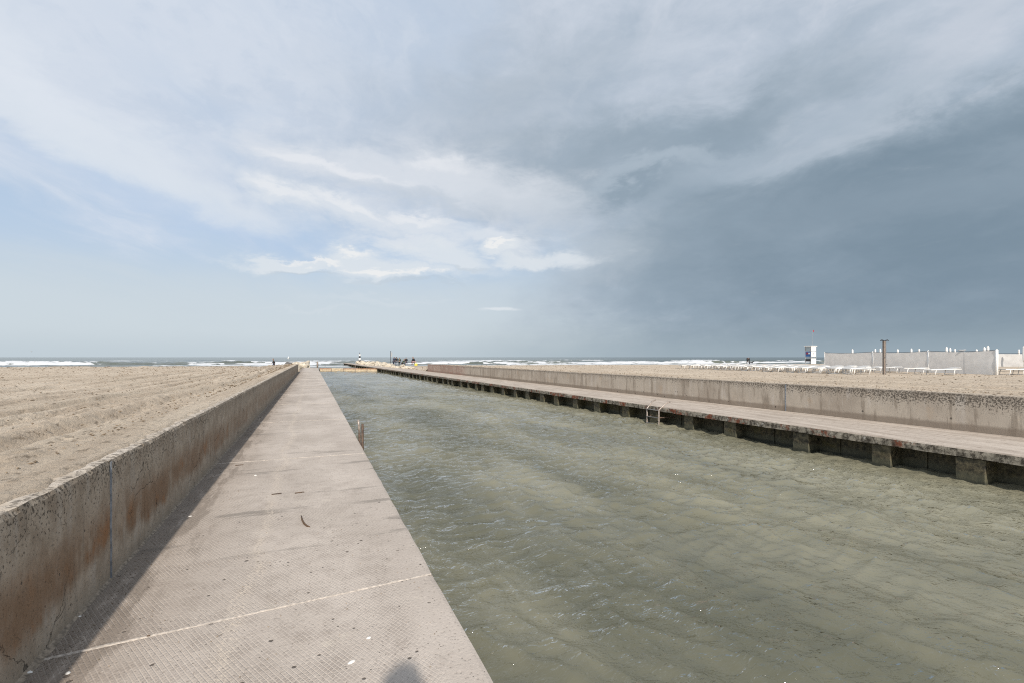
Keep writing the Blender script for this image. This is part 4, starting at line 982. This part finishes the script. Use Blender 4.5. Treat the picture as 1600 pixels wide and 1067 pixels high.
# loungers
def make_lounger():
    r = empty('sun_lounger')
    for sy in (-.3, .3): MB().box((-.95, sy-.02, .32), (.95, sy+.02, .36), 0, .006).build('side_rail', M['white'], r)
    MB().box((-.95, -.27, .335), (.28, .27, .352)).build('seat', M['fabric'], r)
    mb = MB(); mb.add([(.30, -.27, .36), (.95, -.27, .44), (.95, .27, .44), (.30, .27, .36), (.30, -.27, .34), (.95, -.27, .42), (.95, .27, .42), (.30, .27, .34)], [(0, 1, 2, 3), (7, 6, 5, 4), (0, 4, 5, 1), (1, 5, 6, 2), (2, 6, 7, 3), (3, 7, 4, 0)]); mb.build('backrest', M['fabric'], r)
    for x0 in (-.62, .55):
        MB().tube([(x0, -.28, .31), (x0-.07, -.29, .02), (x0-.07, .29, .02), (x0, .28, .31)], .024, 6).build('leg', M['white'], r, True)
    MB().box((-.95, -.3, .31), (-.90, .3, .36), 0, .006).build('end_rail', M['white'], r)
    MB().box((.10, -.26, .30), (.30, .26, .33)).build('shadow_gap', M['dark'], r)  # dark plate put in as the shadowed gap where seat meets backrest
    return r
L0 = make_lounger(); used = [False]
def lounger(x, y, rz, lb, g=None):
    o = L0 if not used[0] else copy_tree(L0); used[0] = True
    o.location = (x, y, tz(x, y)+.0); o.rotation_euler = (random.uniform(-.02, .02), random.uniform(-.03, .03), rz); tag(o, lb, 'sun lounger', g or 'white sun loungers in rows'); return o
rowdir = Vector((-4.6, 16.9, 0)).normalized(); tr = R(15)
for (x0, y0, off, n, lb) in ((22.3, 29.9, 0.0, 16, 'white sun lounger in the front row nearest the canal'), (22.3, 29.9, 2.35, 17, 'white sun lounger in the middle row'), (22.3, 32.5, 4.7, 18, 'white sun lounger in the back row nearest the windbreak')):
    for k in range(n):
        if off > 2 and k < 2 and off < 4: continue
        x = x0+off+rowdir.x*1.13*k; y = y0+off*.25+rowdir.y*1.13*k
        if x > 27.3: continue
        lounger(x-1.0+random.uniform(-.08, .08), y+random.uniform(-.1, .1), tr+random.uniform(-.08, .08), lb)
lounger(25.35, 28.7, R(4), 'separate white sun lounger between the shower and the thick fence post', 'white sun loungers standing apart')
lounger(26.0, 31.6, R(8), 'separate white sun lounger just right of the shower post', 'white sun loungers standing apart')
lounger(29.6, 28.6, R(3), 'white sun lounger right of the thick white fence post', 'white sun loungers standing apart')
lounger(31.2, 29.4, R(5), 'white sun lounger at the far right picture edge', 'white sun loungers standing apart')

# lifeguard tower
tp_ = GP(1266.5, 80.5); tp_.z = tz(tp_.x, tp_.y); lt = empty('lifeguard_tower', tp_, R(50) - math.atan(tp_.x/tp_.y)); tag(lt, 'small white and blue lifeguard tower standing behind the lounger rows', 'lifeguard tower')
hw = .53
for sx in (-hw, hw):
    for sy in (-hw, hw): MB().box((sx-.04, sy-.04, -.1), (sx+.04, sy+.04, 2.92), 0, .005).build('corner_post', M['grey'], lt)
MB().box((-hw-.14, -hw-.14, 2.92), (hw+.14, hw+.14, 3.02), 0, .01).build('roof', M['white'], lt)
MB().box((-hw+.04, -hw+.04, 1.15), (hw-.04, hw-.04, 1.22)).build('floor', M['grey'], lt)
MB().box((-hw+.04, -hw+.04, 0.9), (hw-.04, hw-.04, .95)).build('shelf', M['grey'], lt)
# face A (-x): blue panel ; face B (-y): white panels
MB().box((-hw-.015, -hw+.04, 1.25), (-hw+.015, hw-.04, 2.10)).build('panel', M['blue'], lt)
mb = MB(); mb.box((-hw-.024, -.02, 1.62), (-hw-.016, .33, 1.95)); mb.build('emblem', M['red'], lt)
mb = MB(); mb.box((-hw-.024, -.36, 1.66), (-hw-.016, -.04, 1.80)); mb.box((-hw-.024, -.30, 1.80), (-hw-.016, -.1, 1.92)); mb.build('emblem', M['white'], lt)
MB().box((-hw-.015, -hw+.04, .45), (-hw+.015, hw-.04, .85)).build('panel', M['dark'], lt)
fr = MB().box((-hw-.02, -hw+.05, 2.15), (-hw+.01, hw-.05, 2.85)).build('window', M['grey'], lt); MB().box((-hw-.028, -hw+.15, 2.22), (-hw-.021, hw-.15, 2.78)).build('pane', M['glass'], fr)
for z0, z1 in ((.05, .95), (1.25, 2.10), (2.18, 2.85)): MB().box((-hw+.04, -hw-.015, z0), (hw-.04, -hw+.015, z1)).build('panel', M['white'], lt)
MB().box((-.16, -hw-.024, 1.62), (.16, -hw-.016, 1.82)).build('emblem', M['grey'], lt)
MB().tube([(hw-.05, 0, 3.0), (hw-.05, 0, 5.6)], .018, 6).build('flag_mast', M['grey'], lt)
mb = MB(); vs = []; fs = []
for k in range(7):
    for z_ in (5.25, 5.55): vs.append((hw-.05+k*.05, .05*math.sin(k*1.1), z_-k*.01))
    if k: fs.append((2*k-2, 2*k, 2*k+1, 2*k-1))
n0 = len(vs); vs += [(a, b_+.01, c_) for a, b_, c_ in vs]; fs += [tuple(i+n0 for i in f[::-1]) for f in fs]
mb.add(vs, fs); mb.build('flag', M['red'], lt, True)

# birds
def bird(p, rz, lb, spread=True):
    r = MB(); r.tube([(0, .16, 0), (0, .05, .01), (0, -.10, .01), (0, -.18, .04), (0, -.25, .04)], [.02, .055, .055, .04, .008], 7); o = r.build('seagull', M['grey'], None, True, p); o.rotation_euler[2] = rz
    for sg in (-1, 1):
        vs = [(sg*.03, -.08, .03), (sg*.03, .06, .03), (sg*.32, -.04, .16), (sg*.32, .05, .16), (sg*.62, .06, .10)] if spread else [(sg*.03, -.08, .04), (sg*.03, .12, .05), (sg*.06, -.06, .0), (sg*.06, .14, .02), (sg*.04, .2, .03)]
        MB().add(vs+[(a, b_, c_-.012) for a, b_, c_ in vs], [(0, 1, 3, 2), (2, 3, 4), (7, 8, 6, 5), (9, 8, 7)]).build('wing', M['grey'], o)
    tag(o, lb, 'seagull')
bird(GP(49.5, 70, EYE+8.5*70/F), .8, 'lone seagull flying low above the sea at far left')
bird(Vector((28.4, 30.75, 2.07)), 1.0, 'small bird perched on the windbreak cable', False)
# distant sail
sb = empty('sailboat', GP(451, 900, WATER)); tag(sb, 'tiny white sail on the sea horizon above the walkway', 'sailboat')
MB().add([(-2.4, 0, .6), (2.6, 0, .6), (2.0, .8, .6), (2.0, -.8, .6), (-1.8, 0, -.1), (1.6, 0, -.1)], [(0, 3, 1, 2), (0, 4, 5, 3), (3, 5, 1), (1, 5, 2), (2, 5, 4, 0)]).build('hull', M['white'], sb)
MB().add([(0, 0, 1), (0, 0, 4.2), (-1.8, .1, 1.1), (0, .03, 1), (0, .03, 4.2), (-1.8, .13, 1.1)], [(0, 1, 2), (5, 4, 3)]).build('sail', M['white'], sb)
